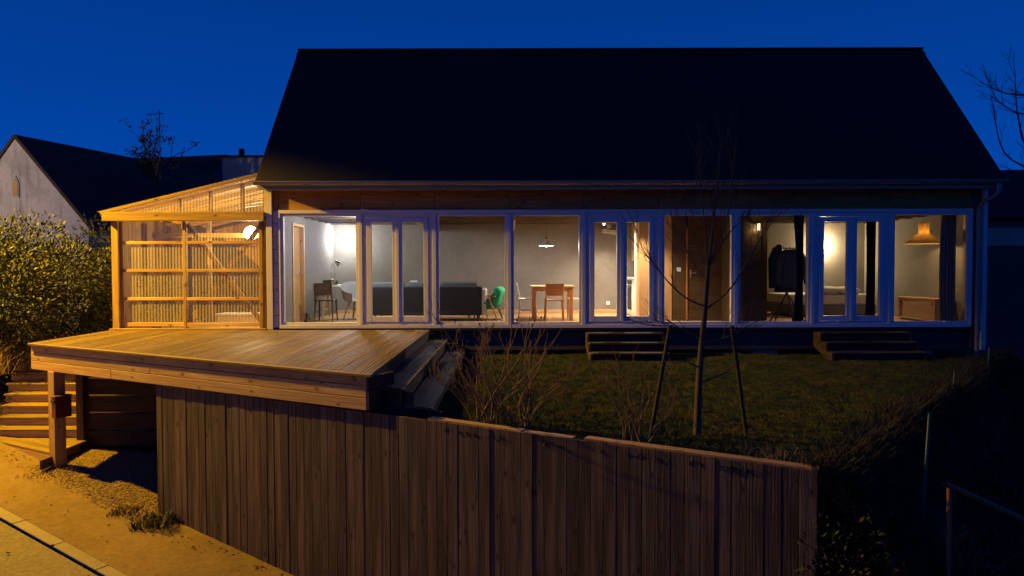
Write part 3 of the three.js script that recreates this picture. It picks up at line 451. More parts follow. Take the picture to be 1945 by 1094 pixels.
// landing and stairs beside the deck
{ const st = thing('garden_stairs', 'wooden garden stairs climbing from a landing beside the deck', 'stairs');
  for (let k = 0; k < 8; k++) { const v0 = -0.06 - k * 0.145, v1 = v0 - 0.14, e = v => (0.5 + SU * v) / CU; part(st, 'landing_board', prism([S(-3.4, v0), S(e(v0), v0), S(e(v1), v1), S(-3.4, v1)], -1.75, -1.72, [CU, SU]), M.deck[k % 4]); }
  part(st, 'landing_side', bx(-7.14, -7.1, -1.9, -1.752, 1.9, 2.85), M.darkwood[0]);
  { const g = cbox(3.9, 0.14, 0.03, 0.004).translate(-1.5, -1.825, -0.075); g.rotateY(-TH); part(st, 'landing_side', g.translate(AX, 0, AZ), M.beam[1]); }
  for (let k = 0; k < 10; k++) { const z = 1.55 - k * 0.26, y = -1.72 + 0.152 * (k + 1), xl = -8.75 - 0.13 * k, xr = k < 8 ? -6.1 : -7.28; part(st, 'tread', bx(xl, xr, y - 0.035, y, z - 0.27, z + 0.03), M.deck[k % 4]); part(st, 'riser', bx(xl + 0.02, xr, y - 0.15, y - 0.037, z - 0.03, z), M.beam[1]); } }

// ------------------------------------------------------------------ street lamp (just outside the picture, over the pavement)
{ const [px, pz] = S(-3.7, 0.85), py = gy(-3.7), l = thing('street_lamp', 'sodium street lamp on a tall pole over the pavement', 'street lamp', [px, py, pz]);
  const L = [-11.2, 5.0, 1.8], rel = [L[0] - px, L[1] - py, L[2] - pz];
  part(l, 'pole', lathe([[0.09, 0], [0.085, 1], [0.05, rel[1]], [0.05, rel[1] + 0.3], [0, rel[1] + 0.31]], 12), M.zinc);
  part(l, 'arm', tube([[0, rel[1] + 0.15, 0], [rel[0] * 0.5, rel[1] + 0.34, rel[2] * 0.5], [rel[0], rel[1] + 0.19, rel[2]]], 0.03), M.zinc);
  const h = part(l, 'lamp_head', lathe([[0, 0.2], [0.1, 0.19], [0.22, 0.1], [0.24, 0.06], [0.22, 0.06], [0.1, 0.15], [0, 0.16]], 20).translate(...rel), M.zinc);
  part(h, 'bulb', new THREE.SphereGeometry(0.07, 16, 10).translate(...rel), glow([1, 0.5, 0.05], 30));
  const s = new THREE.SpotLight(lin(1, 0.52, 0.0), 770, 0, 1.3, 0.14); s.position.set(rel[0], rel[1] - 0.02, rel[2]); s.target.position.set(rel[0] + 0.3, rel[1] - 5, rel[2]); s.castShadow = true; s.shadow.radius = 4; l.add(s, s.target); }

// ------------------------------------------------------------------ things inside the house
{ const l = thing('wall_lamp', 'glowing white globe lamp on the grey living room wall', 'lamp', [-4.12, 1.84, -3.95]); part(l, 'globe', new THREE.SphereGeometry(0.15, 24, 18), glow([1, 0.97, 0.9], 10)); part(l, 'bracket', [rod([0, 0, -0.14], [0, 0, -0.45], 0.015), cbox(0.1, 0.1, 0.012).translate(0, 0, -0.444)], M.white); lampLight(l, 0, [0, 0, 0], [1, 0.98, 0.94], 5.5, 7); }
{ const l = thing('added_ceiling_lamp', 'unseen ceiling lamp added behind the window head to light the living room', 'lamp', [-3.1, 2.19, -1.25]); part(l, 'base', lathe([[0.16, 0.02], [0.16, 0.1], [0, 0.1]], 24), M.white); part(l, 'diffuser', lathe([[0, -0.03], [0.1, -0.02], [0.15, 0.018], [0, 0.019]], 24), glow([1, 0.97, 0.9], 4)); lampLight(l, 0, [0, -0.06, 0], [1, 0.98, 0.94], 12, 7); }  // added fill lamp, hidden behind the window head, brightens the living room
{ const l = thing('pendant_lamp', 'white metal pendant lamp hanging over the dining table', 'lamp', [0.76, 1.62, -2.2]); part(l, 'shade', lathe([[0.03, 0.14], [0.035, 0.1], [0.07, 0.075], [0.165, 0.0], [0.162, -0.006], [0.068, 0.068], [0.03, 0.092], [0, 0.095]], 28), M.whiteGloss); part(l, 'cap', rod([0, 0.13, 0], [0, 0.2, 0], 0.028, 0.015), M.chrome); part(l, 'cord', rod([0, 0.2, 0], [0, 0.68, 0], 0.004), M.black); part(l, 'bulb', new THREE.SphereGeometry(0.045, 14, 10).translate(0, 0.02, 0), glow([1, 0.9, 0.72], 30)); lampLight(l, 0, [0, 0.0, 0], [1, 0.86, 0.72], 12, 2); }
{ const k = thing('kitchen_unit', 'fitted kitchen with white cupboards, oven and light wood panels', 'kitchen');
  part(k, 'tall_panel', bx(2.72, 3.38, 0, 2.296, -2.05, -1.665), M.indoor[0]); part(k, 'white_column', bx(2.74, 3.38, 0, 2.296, -2.4, -2.052), M.whiteGloss);
  part(k, 'cupboard', bx(2.75, 3.38, 0.08, 0.86, -2.8, -2.402), M.whiteGloss); part(k, 'cupboard', bx(2.75, 3.38, 0.08, 0.86, -4.38, -3.4), M.whiteGloss); part(k, 'plinth', bx(2.8, 3.38, 0, 0.078, -4.38, -2.402), M.white);
  const ov = part(k, 'oven', bx(2.75, 3.38, 0.08, 0.86, -3.398, -2.802), M.whiteGloss); part(ov, 'oven_door', bx(2.735, 2.749, 0.16, 0.72, -3.36, -2.84), M.black); part(ov, 'oven_panel', bx(2.735, 2.749, 0.74, 0.84, -3.38, -2.82), M.blackMetal); part(ov, 'oven_handle', rod([2.71, 0.69, -3.3], [2.71, 0.69, -2.9], 0.008), M.chrome);
  part(k, 'worktop', bx(2.71, 3.38, 0.862, 0.9, -4.38, -2.402), M.tub); part(k, 'wall_cupboard', bx(3.0, 3.38, 1.3, 2.296, -4.38, -2.402), M.indoor[2]); part(k, 'splash_panel', bx(3.33, 3.38, 0.902, 1.298, -4.38, -2.402), M.indoor[0]); }
{ for (const [x, z, lab] of [[2.5, -1.0, 'small ceiling spot in front of the kitchen end panel'], [2.45, -2.5, 'small ceiling spot over the kitchen oven'], [2.2, -3.5, 'small ceiling spot by the kitchen back wall']]) { const l = thing('ceiling_spot', lab, 'lamp', [x, 2.155, z], 0, 'kitchen ceiling spots'); part(l, 'ring', new THREE.TorusGeometry(0.045, 0.01, 8, 20).rotateX(Math.PI / 2), M.chrome); part(l, 'bulb', lathe([[0, -0.012], [0.03, -0.006], [0.036, 0.008], [0, 0.02]], 14), glow([1, 0.78, 0.48], 40)); part(l, 'housing', rod([0, 0.022, 0], [0, 0.14, 0], 0.045, 0.045, 16), M.white); const sp = new THREE.SpotLight(lin(1, 0.76, 0.5), 24, 0, 1.05, 0.6); sp.position.set(0, -0.03, 0); sp.target.position.set(0.05, -2, -0.1); sp.castShadow = true; sp.shadow.radius = 2; l.add(sp, sp.target); } }
{ const l = thing('extractor_hood', 'grey angled extractor hood under the kitchen ceiling', 'hood', [2.42, 2.0, -4.05]); part(l, 'hood', bar([-0.2, 0.04, 0], [0.2, -0.02, 0], 0.09, 0.4), M.tub); part(l, 'duct', rod([0, 0.07, 0], [0, 0.29, 0], 0.08), M.steel); }
{ const l = thing('bedroom_lamp', 'warm round lamp on the bedroom wall beside the bed', 'lamp', [7.78, 1.66, -4.25]); part(l, 'globe', new THREE.SphereGeometry(0.075, 20, 14), glow([1, 0.75, 0.38], 14)); part(l, 'bracket', rod([0, 0, -0.06], [0, 0, -0.15], 0.025), M.white); lampLight(l, 0, [0, 0, 0.0], [1, 0.72, 0.38], 10.5, 4); }
{ const l = thing('louvre_lamp', 'small slatted wall lamp on the dark wardrobe wall', 'lamp', [5.2, 1.98, -1.5]); for (let i = 0; i < 3; i++) part(l, 'ring', lathe([[0.03, i * 0.04 - 0.03], [0.055, i * 0.04 - 0.05], [0.05, i * 0.04 - 0.052], [0.03, i * 0.04 - 0.035]], 16), M.chrome); part(l, 'bulb', rod([0, -0.06, 0], [0, 0.07, 0], 0.026, 0.026, 12), glow([1, 0.72, 0.36], 5)); part(l, 'bracket', [rod([0, 0.08, 0], [0, 0.08, -0.11], 0.01), rod([0.09, -0.5, -0.09], [0.09, 0.08, -0.09], 0.008)], M.blackMetal); lampLight(l, 0, [0, 0, 0], [1, 0.72, 0.36], 0.25, 1); }
// desk corner
{ const t = thing('desk', 'white desk top on wooden trestles by the shed side wall', 'desk', [-3.9, 0, -2.7]); part(t, 'top', cbox(1.0, 0.03, 0.75).translate(0, 0.74, 0), M.white);
  for (const x of [-0.34, 0.34]) { const tr = part(t, 'trestle', [bar([x - 0.0, 0.02, -0.3], [x, 0.72, -0.06], 0.045, 0.03), bar([x, 0.02, 0.3], [x, 0.72, 0.06], 0.045, 0.03), bar([x, 0.2, -0.23], [x, 0.2, 0.23], 0.04, 0.02), bar([x, 0.705, -0.34], [x, 0.705, 0.34], 0.05, 0.04)], M.indoor[0]); } }
{ const b = thing('radio', 'black radio box on the desk under the lamp', 'radio', [-4.1, 0.758, -2.55]); part(b, 'body', rbox(0.3, 0.11, 0.16, 0.012).translate(0, 0.055, 0), M.black); part(b, 'front', rbox(0.1, 0.09, 0.012, 0.004).translate(0.09, 0.055, 0.083), M.chrome); }
{ const l = thing('desk_lamp', 'chrome gooseneck desk lamp on the radio', 'lamp', [-4.08, 0.872, -2.55]); part(l, 'base', lathe([[0.06, 0], [0.06, 0.012], [0.02, 0.02], [0, 0.02]], 16), M.chrome); part(l, 'neck', tube([[0, 0.015, 0], [0.0, 0.25, 0], [0.05, 0.38, 0], [0.12, 0.4, 0]], 0.007, 8), M.chrome); const h = lathe([[0.02, 0.08], [0.035, 0.06], [0.07, -0.03], [0.066, -0.03], [0.03, 0.055], [0, 0.06]], 18); h.rotateZ(0.9); part(l, 'shade', h.translate(0.16, 0.37, 0), M.chrome); }
{ const p = thing('paper_pile', 'pile of papers and books on the desk end', 'papers', [-3.5, 0.756, -2.6]); for (let i = 0; i < 4; i++) { const g = cbox(0.24 - i * 0.02, 0.018, 0.3 - i * 0.02, 0.002); g.rotateY(i * 0.3); part(p, 'sheet_stack', g.translate(0, 0.01 + i * 0.019, 0), [M.white, M.tub, M.whiteGloss, M.cushion][i]); } }
function woodChair(name, label, pos, turn, mat, group, h = 0.82) { const c = thing(name, label, 'chair', pos, turn, group);
  part(c, 'seat', rbox(0.42, 0.03, 0.4, 0.012).translate(0, 0.45, 0), mat); for (const x of [-0.18, 0.18]) { part(c, 'leg', taper([[x, 0.44, 0.17], [x * 1.05, 0.2, 0.18], [x * 1.1, 0, 0.2]], 0.018, 0.014, 6), mat); part(c, 'leg', taper([[x, h, -0.24], [x, 0.44, -0.17], [x * 1.08, 0, -0.2]], 0.016, 0.016, 6, 10), mat); }
  part(c, 'backrest', sheetThick(0.36, 0.26, 0.012, 0.03).translate(0, h - 0.13, -0.225), mat); part(c, 'stretcher', [rod([-0.18, 0.2, 0.18], [-0.18, 0.2, -0.185], 0.01), rod([0.18, 0.2, 0.18], [0.18, 0.2, -0.185], 0.01)], mat); return c; }
function sheetThick(w, h, t, bend) { const g = new RoundedBoxGeometry(w, h, t, 4, t * 0.45); const p = g.attributes.position; for (let i = 0; i < p.count; i++) p.setZ(i, p.getZ(i) - bend * (1 - (p.getX(i) / (w / 2)) ** 2)); g.computeVertexNormals(); return g; }
woodChair('wooden_chair', 'old brown wooden chair pulled up to the desk', [-4.0, 0, -1.75], Math.PI, M.darkwood[2]);
{ const c = thing('tub_chair', 'grey moulded tub chair on wooden legs at the desk', 'chair', [-3.45, 0, -2.0], 0.4); part(c, 'shell', sheet(24, 10, (a, b) => { const an = -Math.PI * 0.9 + a * Math.PI * 1.8, k = sm(0, 1, b), back = 0.5 + 0.5 * Math.cos(an); const r = 0.16 + 0.12 * Math.sqrt(b); return [Math.sin(an) * r * 1.05, 0.42 + k * (0.16 + 0.26 * back), -Math.cos(an) * r]; }), M.tub); part(c, 'seat', lathe([[0, 0.43], [0.15, 0.425], [0.17, 0.42], [0.15, 0.405], [0, 0.4]], 20), M.tub); for (const [x, z] of [[1, 1], [1, -1], [-1, 1], [-1, -1]]) part(c, 'leg', rod([x * 0.09, 0.41, z * 0.09], [x * 0.2, 0, z * 0.2], 0.014, 0.01), M.indoor[0]); }
{ const p = thing('floor_vase', 'small black bottle vase on the floor by the doorway', 'vase', [-4.12, 0, -0.75]); part(p, 'body', lathe([[0, 0], [0.06, 0], [0.07, 0.05], [0.05, 0.1], [0.02, 0.13], [0.018, 0.24], [0.014, 0.24], [0.014, 0.14], [0, 0.13]], 18), M.black); }
// sofa, seen from behind
{ const s = thing('sofa', 'long dark grey sofa with its back to the glazing', 'sofa', [-1.84, 0, -1.75]); part(s, 'back', rbox(2.4, 0.62, 0.16, 0.04).translate(0, 0.43, 0.0), M.sofa); part(s, 'seat', rbox(2.36, 0.3, 0.8, 0.05).translate(0, 0.27, -0.42), M.sofa); for (const x of [-1.23, 1.23]) part(s, 'arm', rbox(0.1, 0.56, 0.9, 0.035).translate(x, 0.4, -0.38), M.sofaEdge); for (const x of [-1.1, 1.1]) for (const z of [0.0, -0.75]) part(s, 'leg', rod([x, 0.13, z], [x, 0, z], 0.02, 0.015), M.blackMetal);
  for (const [x, w] of [[-0.85, 0.7], [-0.1, 0.7], [0.7, 0.85]]) { const g = rbox(w, 0.4, 0.16, 0.07, 4); g.rotateX(-0.2); part(s, 'cushion', g.translate(x, 0.635, -0.17), M.cushion); } }
{ const p = thing('side_table', 'low white side table beyond the sofa', 'table', [-1.6, 0, -3.3]); part(p, 'top', rbox(1.6, 0.03, 0.35, 0.01).translate(0, 0.6, 0), M.white); for (const x of [-0.7, 0.7]) part(p, 'leg', cbox(0.03, 0.585, 0.3).translate(x, 0.2925, 0), M.white); }
{ const p = thing('picture_frame', 'small white picture frame on the side table', 'picture frame', [-2.32, 0.617, -3.3]); part(p, 'frame', rbox(0.17, 0.22, 0.02, 0.006).translate(0, 0.11, 0), M.white); part(p, 'print', cbox(0.11, 0.15, 0.004).translate(0, 0.115, 0.0125), M.tub); }
{ const p = thing('table_vase', 'pale ceramic jar on the side table', 'jar', [-1.1, 0.617, -3.3]); part(p, 'body', lathe([[0, 0], [0.05, 0], [0.07, 0.06], [0.05, 0.14], [0.055, 0.16], [0.045, 0.155], [0.04, 0.13], [0, 0.02]], 18), M.tub); }
{ const p = thing('drinking_glass', 'blue white mug on the side table end', 'mug', [-0.87, 0.617, -3.25]); part(p, 'body', lathe([[0, 0], [0.035, 0], [0.04, 0.1], [0.036, 0.1], [0.032, 0.01], [0, 0.01]], 16), std({ color: lin(0.5, 0.55, 0.75), roughness: 0.4 })); part(p, 'handle', new THREE.TorusGeometry(0.025, 0.006, 6, 14).translate(0.055, 0.05, 0), M.white); }
{ const a = thing('green_armchair', 'green upholstered armchair with pale wooden arms', 'armchair', [-0.52, 0, -2.1], -0.15);
  part(a, 'seat', rbox(0.56, 0.22, 0.56, 0.09, 4).rotateZ(0.1).translate(-0.08, 0.33, 0), M.green); part(a, 'backrest', rbox(0.2, 0.46, 0.58, 0.1, 5).rotateZ(-0.28).translate(0.2, 0.5, 0), M.green);
  for (const z of [-0.32, 0.32]) { part(a, 'arm', bar([-0.42, 0.54, z], [0.22, 0.52, z], 0.03, 0.06), M.indoor[0]); part(a, 'leg', [bar([-0.36, 0.54, z], [-0.38, 0, z], 0.035, 0.03)], M.indoor[0]); part(a, 'leg', [bar([0.06, 0.53, z], [0.26, 0, z], 0.035, 0.03)], M.indoor[0]); } }
{ const t = thing('dining_table', 'square wooden dining table with thick legs', 'table', [0.88, 0, -2.2]); part(t, 'top', rbox(0.95, 0.035, 0.9, 0.01).translate(0, 0.725, 0), M.indoor[2]); part(t, 'apron', [bx(-0.4, 0.4, 0.63, 0.706, 0.36, 0.38), bx(-0.4, 0.4, 0.63, 0.706, -0.38, -0.36)], M.indoor[0]); for (const x of [-0.4, 0.4]) for (const z of [-0.38, 0.38]) part(t, 'leg', cbox(0.07, 0.706, 0.07).translate(x, 0.353, z), M.orangeWood); }
woodChair('dining_chair', 'orange plywood dining chair with its back to the window', [0.9, 0, -1.68], Math.PI, M.orangeWood, 'dining chairs', 0.8);
woodChair('dining_chair', 'pale metal dining chair on the sofa side of the table', [0.34, 0, -2.15], Math.PI / 2, M.whiteGloss, 'dining chairs', 0.8);
woodChair('dining_chair', 'pale metal dining chair on the kitchen side of the table', [1.44, 0, -2.1], -Math.PI / 2, M.whiteGloss, 'dining chairs', 0.8);
// bedroom
{ const b = thing('bed', 'low bed with a white mattress along the bedroom wall', 'bed', [7.35, 0, -3.5]); part(b, 'base', rbox(2.0, 0.22, 1.5, 0.02).translate(0, 0.15, 0), M.greyCloth); part(b, 'mattress', rbox(2.0, 0.24, 1.5, 0.06, 4).translate(0, 0.38, 0), M.linen); for (const x of [-0.9, 0.9]) part(b, 'leg', cbox(0.06, 0.04, 1.2).translate(x, 0.02, 0), M.black); }
for (const [x, z, t, l] of [[7.75, -2.98, 0.25, 'plump white pillow lying on the bed beside a flatter one'], [7.35, -3.05, -0.2, 'flat grey white pillow lying on the bed']]) { const g = new THREE.SphereGeometry(1, 24, 14); const p = g.attributes.position; for (let i = 0; i < p.count; i++) { const X = p.getX(i), Y = p.getY(i), Z = p.getZ(i); const e = v => Math.sign(v) * Math.pow(Math.abs(v), 0.6); p.setXYZ(i, e(X) * 0.32, Y * 0.09 * (1 - 0.3 * Math.abs(X * Z)), e(Z) * 0.22); } g.computeVertexNormals(); g.rotateX(0.12); g.rotateY(t); solo('pillow', l, 'pillow', g.translate(x, 0.585, z), M.linen); }
function curtain(label, x0, x1, mat, z, group, swag = 0) { const c = thing('curtain', label, 'curtain', [0, 0, 0], 0, group); const L = x1 - x0; part(c, 'cloth', sheet(48, 12, (a, b) => { const pull = 1 - swag * Math.sin(Math.min(1, b * 1.0) * Math.PI); const x = x1 - (1 - a) * L * pull; return [x, 0.02 + 2.12 * b, z + 0.035 * Math.sin(a * 31) * (0.6 + 0.4 * (1 - b)), a, b]; }), mat); part(c, 'hem', bx(x0 + L * 0.1, x1, 2.135, 2.155, z - 0.02, z + 0.02), mat); return c; }
curtain('dark navy curtain beside the clothes rack', 5.45, 5.66, M.navy, -0.3, null, 0.3);
curtain('dark narrow curtain beside the bedroom door leaf', 6.86, 7.06, M.navy, -0.3, null, 0.1);
curtain('grey curtain gathered at the last window corner', 8.32, 8.62, M.greyCloth, -0.3, null, -0.1);
curtain('thin dark curtain between bedroom door and last window', 7.2, 7.28, M.navy, -0.28, null, 0.3);
{ const s = thing('sideboard', 'low pale wood sideboard with two sliding doors in the bedroom', 'sideboard', [8.45, 0, -1.37]); part(s, 'carcass', [bx(0, 0.4, 0.03, 0.06, -0.68, 0.68), bx(0, 0.4, 0.46, 0.49, -0.68, 0.68), bx(0, 0.4, 0.06, 0.46, 0.65, 0.68), bx(0, 0.4, 0.06, 0.46, -0.68, -0.65), bx(0.37, 0.4, 0.06, 0.46, -0.65, 0.65)], M.birch); const d1 = part(s, 'door', bx(0.012, 0.03, 0.062, 0.458, -0.01, 0.648), M.birch); const d2 = part(s, 'door', bx(0.034, 0.05, 0.062, 0.458, -0.648, 0.02), M.birch); part(d1, 'finger_pull', rod([0.006, 0.38, 0.58], [0.014, 0.38, 0.58], 0.02, 0.02, 14), M.black); part(d2, 'finger_pull', rod([0.026, 0.38, -0.58], [0.036, 0.38, -0.58], 0.02, 0.02, 14), M.black); part(s, 'plinth', bx(0.04, 0.38, 0, 0.028, -0.64, 0.64), M.black); }
{ const l = thing('added_straw_pendant', 'lit straw pendant added for a straw coloured reflection beside the last curtain', 'lamp', [8.36, 1.6, -0.95]); const prof = [[0.1, 0.42], [0.1, 0.22], [0.14, 0.19], [0.26, 0.1], [0.37, 0.0]]; part(l, 'shade', lathe([...prof, ...prof.slice().reverse().map(([r, y]) => [r - 0.006, y])], 36), M.straw); for (let i = 0; i < 9; i++) part(l, 'straw_band', new THREE.TorusGeometry(0.13 + i * 0.03, 0.007, 5, 36).rotateX(Math.PI / 2).translate(0, 0.2 - i * 0.0235, 0), M.straw); part(l, 'bulb', new THREE.SphereGeometry(0.035, 12, 8).translate(0, 0.12, 0), glow([1, 0.62, 0.2], 2)); part(l, 'cord', rod([0, 0.15, 0], [0, 0.7, 0], 0.005), M.black); lampLight(l, 0, [0, 0.12, 0], [1, 0.66, 0.26], 1.8, 2); }  // pendant and bulb added to stand in for a reflection in the pane
{ const k = thing('clothes_rack', 'black folding clothes rack standing in the bedroom', 'clothes rack', [5.62, 0, -1.05]); part(k, 'rod', rod([-0.3, 1.52, 0], [0.32, 1.52, 0.05], 0.012), M.blackMetal); for (const s of [-1, 1]) part(k, 'leg', [rod([0.0, 0.62, 0], [s * 0.32, 0.0, 0.2], 0.012), rod([0.02, 0.62, 0], [s * 0.24, 0.0, -0.25], 0.012)], M.blackMetal); part(k, 'column', rod([0, 0.55, 0], [0, 1.53, 0], 0.014), M.blackMetal); for (let i = 0; i < 4; i++) part(k, 'hook', tube([[-0.22 + i * 0.14, 1.52, 0.0], [-0.22 + i * 0.14, 1.56, 0.03], [-0.22 + i * 0.14, 1.5, 0.06]], 0.006, 5), M.blackMetal); }
function loft(sec, n = 28) { return sheet(n, sec.length - 1, (a, b) => { const s = sec[Math.round(b * (sec.length - 1))], an = a * Math.PI * 2; return [s[0] + Math.cos(an) * s[2] * (1 + 0.04 * Math.sin(an * 7 + b * 3)), s[1], s[4] + Math.sin(an) * s[3] * (1 + 0.06 * Math.sin(an * 5 + b * 9)), a * 2, b * 2]; }); }
{ const j = thing('jacket', 'dark grey jacket hanging on the clothes rack', 'jacket', [5.7, 0, -0.98], 0.2); part(j, 'torso', loft([[0, 0.72, 0.24, 0.1, 0], [0, 0.9, 0.235, 0.11, 0], [0, 1.1, 0.225, 0.115, 0], [0, 1.3, 0.225, 0.11, 0], [0, 1.4, 0.2, 0.09, 0], [0, 1.46, 0.11, 0.07, 0], [0, 1.5, 0.06, 0.05, 0]]), M.jacket); for (const s of [-1, 1]) part(j, 'sleeve', taper([[s * 0.17, 1.41, 0], [s * 0.26, 1.25, 0.0], [s * 0.3, 1.0, 0.02], [s * 0.31, 0.78, 0.04]], 0.075, 0.05, 12, 12), M.jacket); }
{ const j = thing('black_skirt', 'black garment hanging below the jacket on the rack', 'clothing', [5.62, 0, -1.06]); part(j, 'cloth', loft([[0, 0.62, 0.25, 0.08, 0], [0, 0.8, 0.22, 0.08, 0], [0, 1.1, 0.2, 0.07, 0], [0, 1.4, 0.16, 0.05, 0], [0, 1.49, 0.05, 0.04, 0]]), M.black); }
{ const j = thing('dark_coat', 'black coat with raised collar hanging at the rack end', 'coat', [5.42, 0, -1.12]); part(j, 'torso', loft([[0, 0.7, 0.13, 0.11, 0], [0, 1.0, 0.14, 0.12, 0], [0, 1.3, 0.15, 0.12, 0], [0.02, 1.45, 0.11, 0.1, 0], [0.05, 1.55, 0.09, 0.08, 0], [0.06, 1.6, 0.04, 0.04, 0]]), M.black); }
{ const a = thing('teddy_bear', 'tiny dark stuffed toy sitting on the bed end', 'toy', [8.25, 0.5, -2.95]); part(a, 'body', new THREE.SphereGeometry(0.05, 14, 10).scale(1, 1.2, 0.9).translate(0, 0.06, 0), M.darkTwig); part(a, 'head', new THREE.SphereGeometry(0.04, 14, 10).translate(0, 0.14, 0), M.rust); for (const s of [-1, 1]) part(a, 'ear', new THREE.SphereGeometry(0.016, 8, 6).translate(s * 0.03, 0.175, 0), M.rust); }

// ------------------------------------------------------------------ trees and shrubs
function twigs(list, from, dir, len, r, depth, f, out) {
  const p1 = from.clone().addScaledVector(dir, len * 0.5).add(V((f() - 0.5) * len * 0.14, (f() - 0.3) * len * 0.12, (f() - 0.5) * len * 0.14)), p2 = from.clone().addScaledVector(dir, len).add(V((f() - 0.5) * len * 0.2, f() * len * 0.18, (f() - 0.5) * len * 0.2));
  out.push(taper([from, p1, p2], r, r * 0.5, depth > 1 ? 5 : 4, depth > 1 ? 5 : 3)); list.push(p2);
  if (depth <= 0) return; const n = 2 + (f() * 2.2 | 0);
  for (let i = 0; i < n; i++) { const t = 0.35 + 0.65 * f(), o = t < 0.5 ? from.clone().lerp(p1, t * 2) : p1.clone().lerp(p2, t * 2 - 1); const d = dir.clone().add(V((f() - 0.5) * 1.5, f() * 0.7 - 0.1, (f() - 0.5) * 1.5)).normalize(); twigs(list, o, d, len * (0.4 + 0.3 * f()), r * 0.55, depth - 1, f, out); }
}
{ // young tree with two stakes
  const f = rng(3), B = V(1.84, -0.56, 6.46), t = thing('young_tree', 'bare young tree tied between two stakes on the lawn', 'tree', [0, 0, 0]); const P = (x, y, z = 0) => B.clone().add(V(x, y, z));
  part(t, 'trunk', taper([P(0, -0.05), P(0.026, 0.69), P(0.068, 1.21), P(0.104, 1.73)], 0.04, 0.022, 9, 16), M.bark);
  const limbs = [[[0.104, 1.7], [0.13, 2.0, 0.03], [0.156, 2.25, 0.02], [0.21, 2.77], [0.235, 3.0]], [[0.075, 1.31], [-0.1, 1.38, 0.06], [-0.26, 1.5, 0.1], [-0.47, 1.75, 0.1], [-0.57, 1.9, 0.08], [-0.62, 2.1, 0.08]], [[0.08, 1.28], [0.26, 1.45, 0.1], [0.42, 1.75, 0.2], [0.55, 2.0, 0.22], [0.65, 2.25, 0.25]], [[0.05, 0.98], [-0.2, 1.1, -0.1], [-0.42, 1.1, -0.2]], [[0.06, 0.95], [0.3, 0.98, -0.1], [0.55, 1.1, -0.15], [0.75, 1.2, -0.15]], [[0.09, 1.55], [-0.02, 1.75, -0.1], [-0.14, 2.0, -0.15], [-0.24, 2.25, -0.18]], [[0.12, 1.75], [0.26, 2.2, 0.1], [0.32, 2.8, 0.12]], [[0.11, 1.7], [0.28, 1.95, -0.12], [0.42, 2.1, -0.2], [0.62, 2.25, -0.25]], [[0.1, 1.68], [0.04, 2.1, 0.1], [-0.02, 2.55, 0.15], [-0.06, 2.9, 0.15]], [[0.02, 0.7], [-0.1, 0.76, 0.05], [-0.22, 0.8, 0.06]], [[0.03, 0.55], [0.3, 0.68, 0.06], [0.38, 0.78, 0.06]]];
  const out = [];
  limbs.forEach((l, i) => { const pts = l.map(q => P(...q)), b = []; b.push(taper(pts, i ? 0.01 : 0.018, 0.003, 6, 14)); const c = new THREE.CatmullRomCurve3(pts); if (i < 9) for (let k = 0; k < 13; k++) { const s = 0.2 + 0.8 * f(), o = c.getPointAt(s), d = c.getTangentAt(s).add(V((f() - 0.5) * 1.7, (f() - 0.25) * 1.2, (f() - 0.5) * 1.7)).normalize(); twigs([], o, d, 0.14 + 0.26 * f(), 0.0036, 1, f, b); } part(t, 'branch', b, M.bark); });
}
{ const s = (label, a, b) => solo('tree_stake', label, 'stake', rod(a, b, 0.021, 0.021, 10), M.stepWood[1], 'stakes holding the young tree');
  s('leaning wooden stake beside the young tree, on the shrub side', [1.33, -0.62, 6.6], [1.56, 0.56, 6.5]); s('leaning wooden stake beside the young tree, on the bedroom side', [2.36, -0.6, 6.4], [2.2, 0.55, 6.4]); }
function shrub(label, base, n, h, spread, seed, mat, buds, wide = 0.5) { const f = rng(seed), t = thing('bare_shrub', label, 'shrub', base); const tips = [];
  for (let i = 0; i < n; i++) { const a = f() * 6.283, k = Math.sqrt(f()) * spread, H = h * (0.4 + 0.62 * f() * (1.1 - 0.35 * k / spread)), b = V((f() - 0.5) * wide, -0.05, (f() - 0.5) * 0.25), e = V(b.x * 0.6 + Math.cos(a) * k, H, Math.sin(a) * k * 0.6), q1 = b.clone().lerp(e, 0.33).add(V((f() - 0.5) * 0.16 - e.x * 0.1, 0.05 * f(), (f() - 0.5) * 0.14)), q2 = b.clone().lerp(e, 0.68).add(V((f() - 0.5) * 0.16, 0.04 * f(), (f() - 0.5) * 0.14)); const out = [taper([b, q1, q2, e], 0.008 + 0.01 * f() * f(), 0.003, 5, 10)]; const c = new THREE.CatmullRomCurve3([b, q1, q2, e]);
    for (let q = 0; q < 5; q++) { const s = 0.3 + 0.68 * f(), o = c.getPointAt(s), d = c.getTangentAt(s).add(V((f() - 0.5) * 1.7, 0.6 * f(), (f() - 0.5) * 1.7)).normalize(); twigs(tips, o, d, h * (0.08 + 0.2 * f() * f()), 0.003, 1, f, out); }
    part(t, 'stem', out, mat); tips.push(e); }
  if (buds) part(t, 'bud', tips.filter((_, i) => i % 3 === 0).map(p => new THREE.IcosahedronGeometry(0.005 + 0.006 * f(), 0).scale(1, 1.3, 1).translate(p.x, p.y, p.z)), M.darkTwig).userData.kind = 'stuff'; }
shrub('large bare shrub behind the fence beside the deck steps', [-0.12, -0.57, 6.0], 32, 1.34, 1.0, 21, M.twig, true, 0.6);
shrub('low bare shrub beside the leaning stake', [1.2, -0.57, 6.85], 9, 1.0, 0.36, 33, M.twig, false, 0.35);
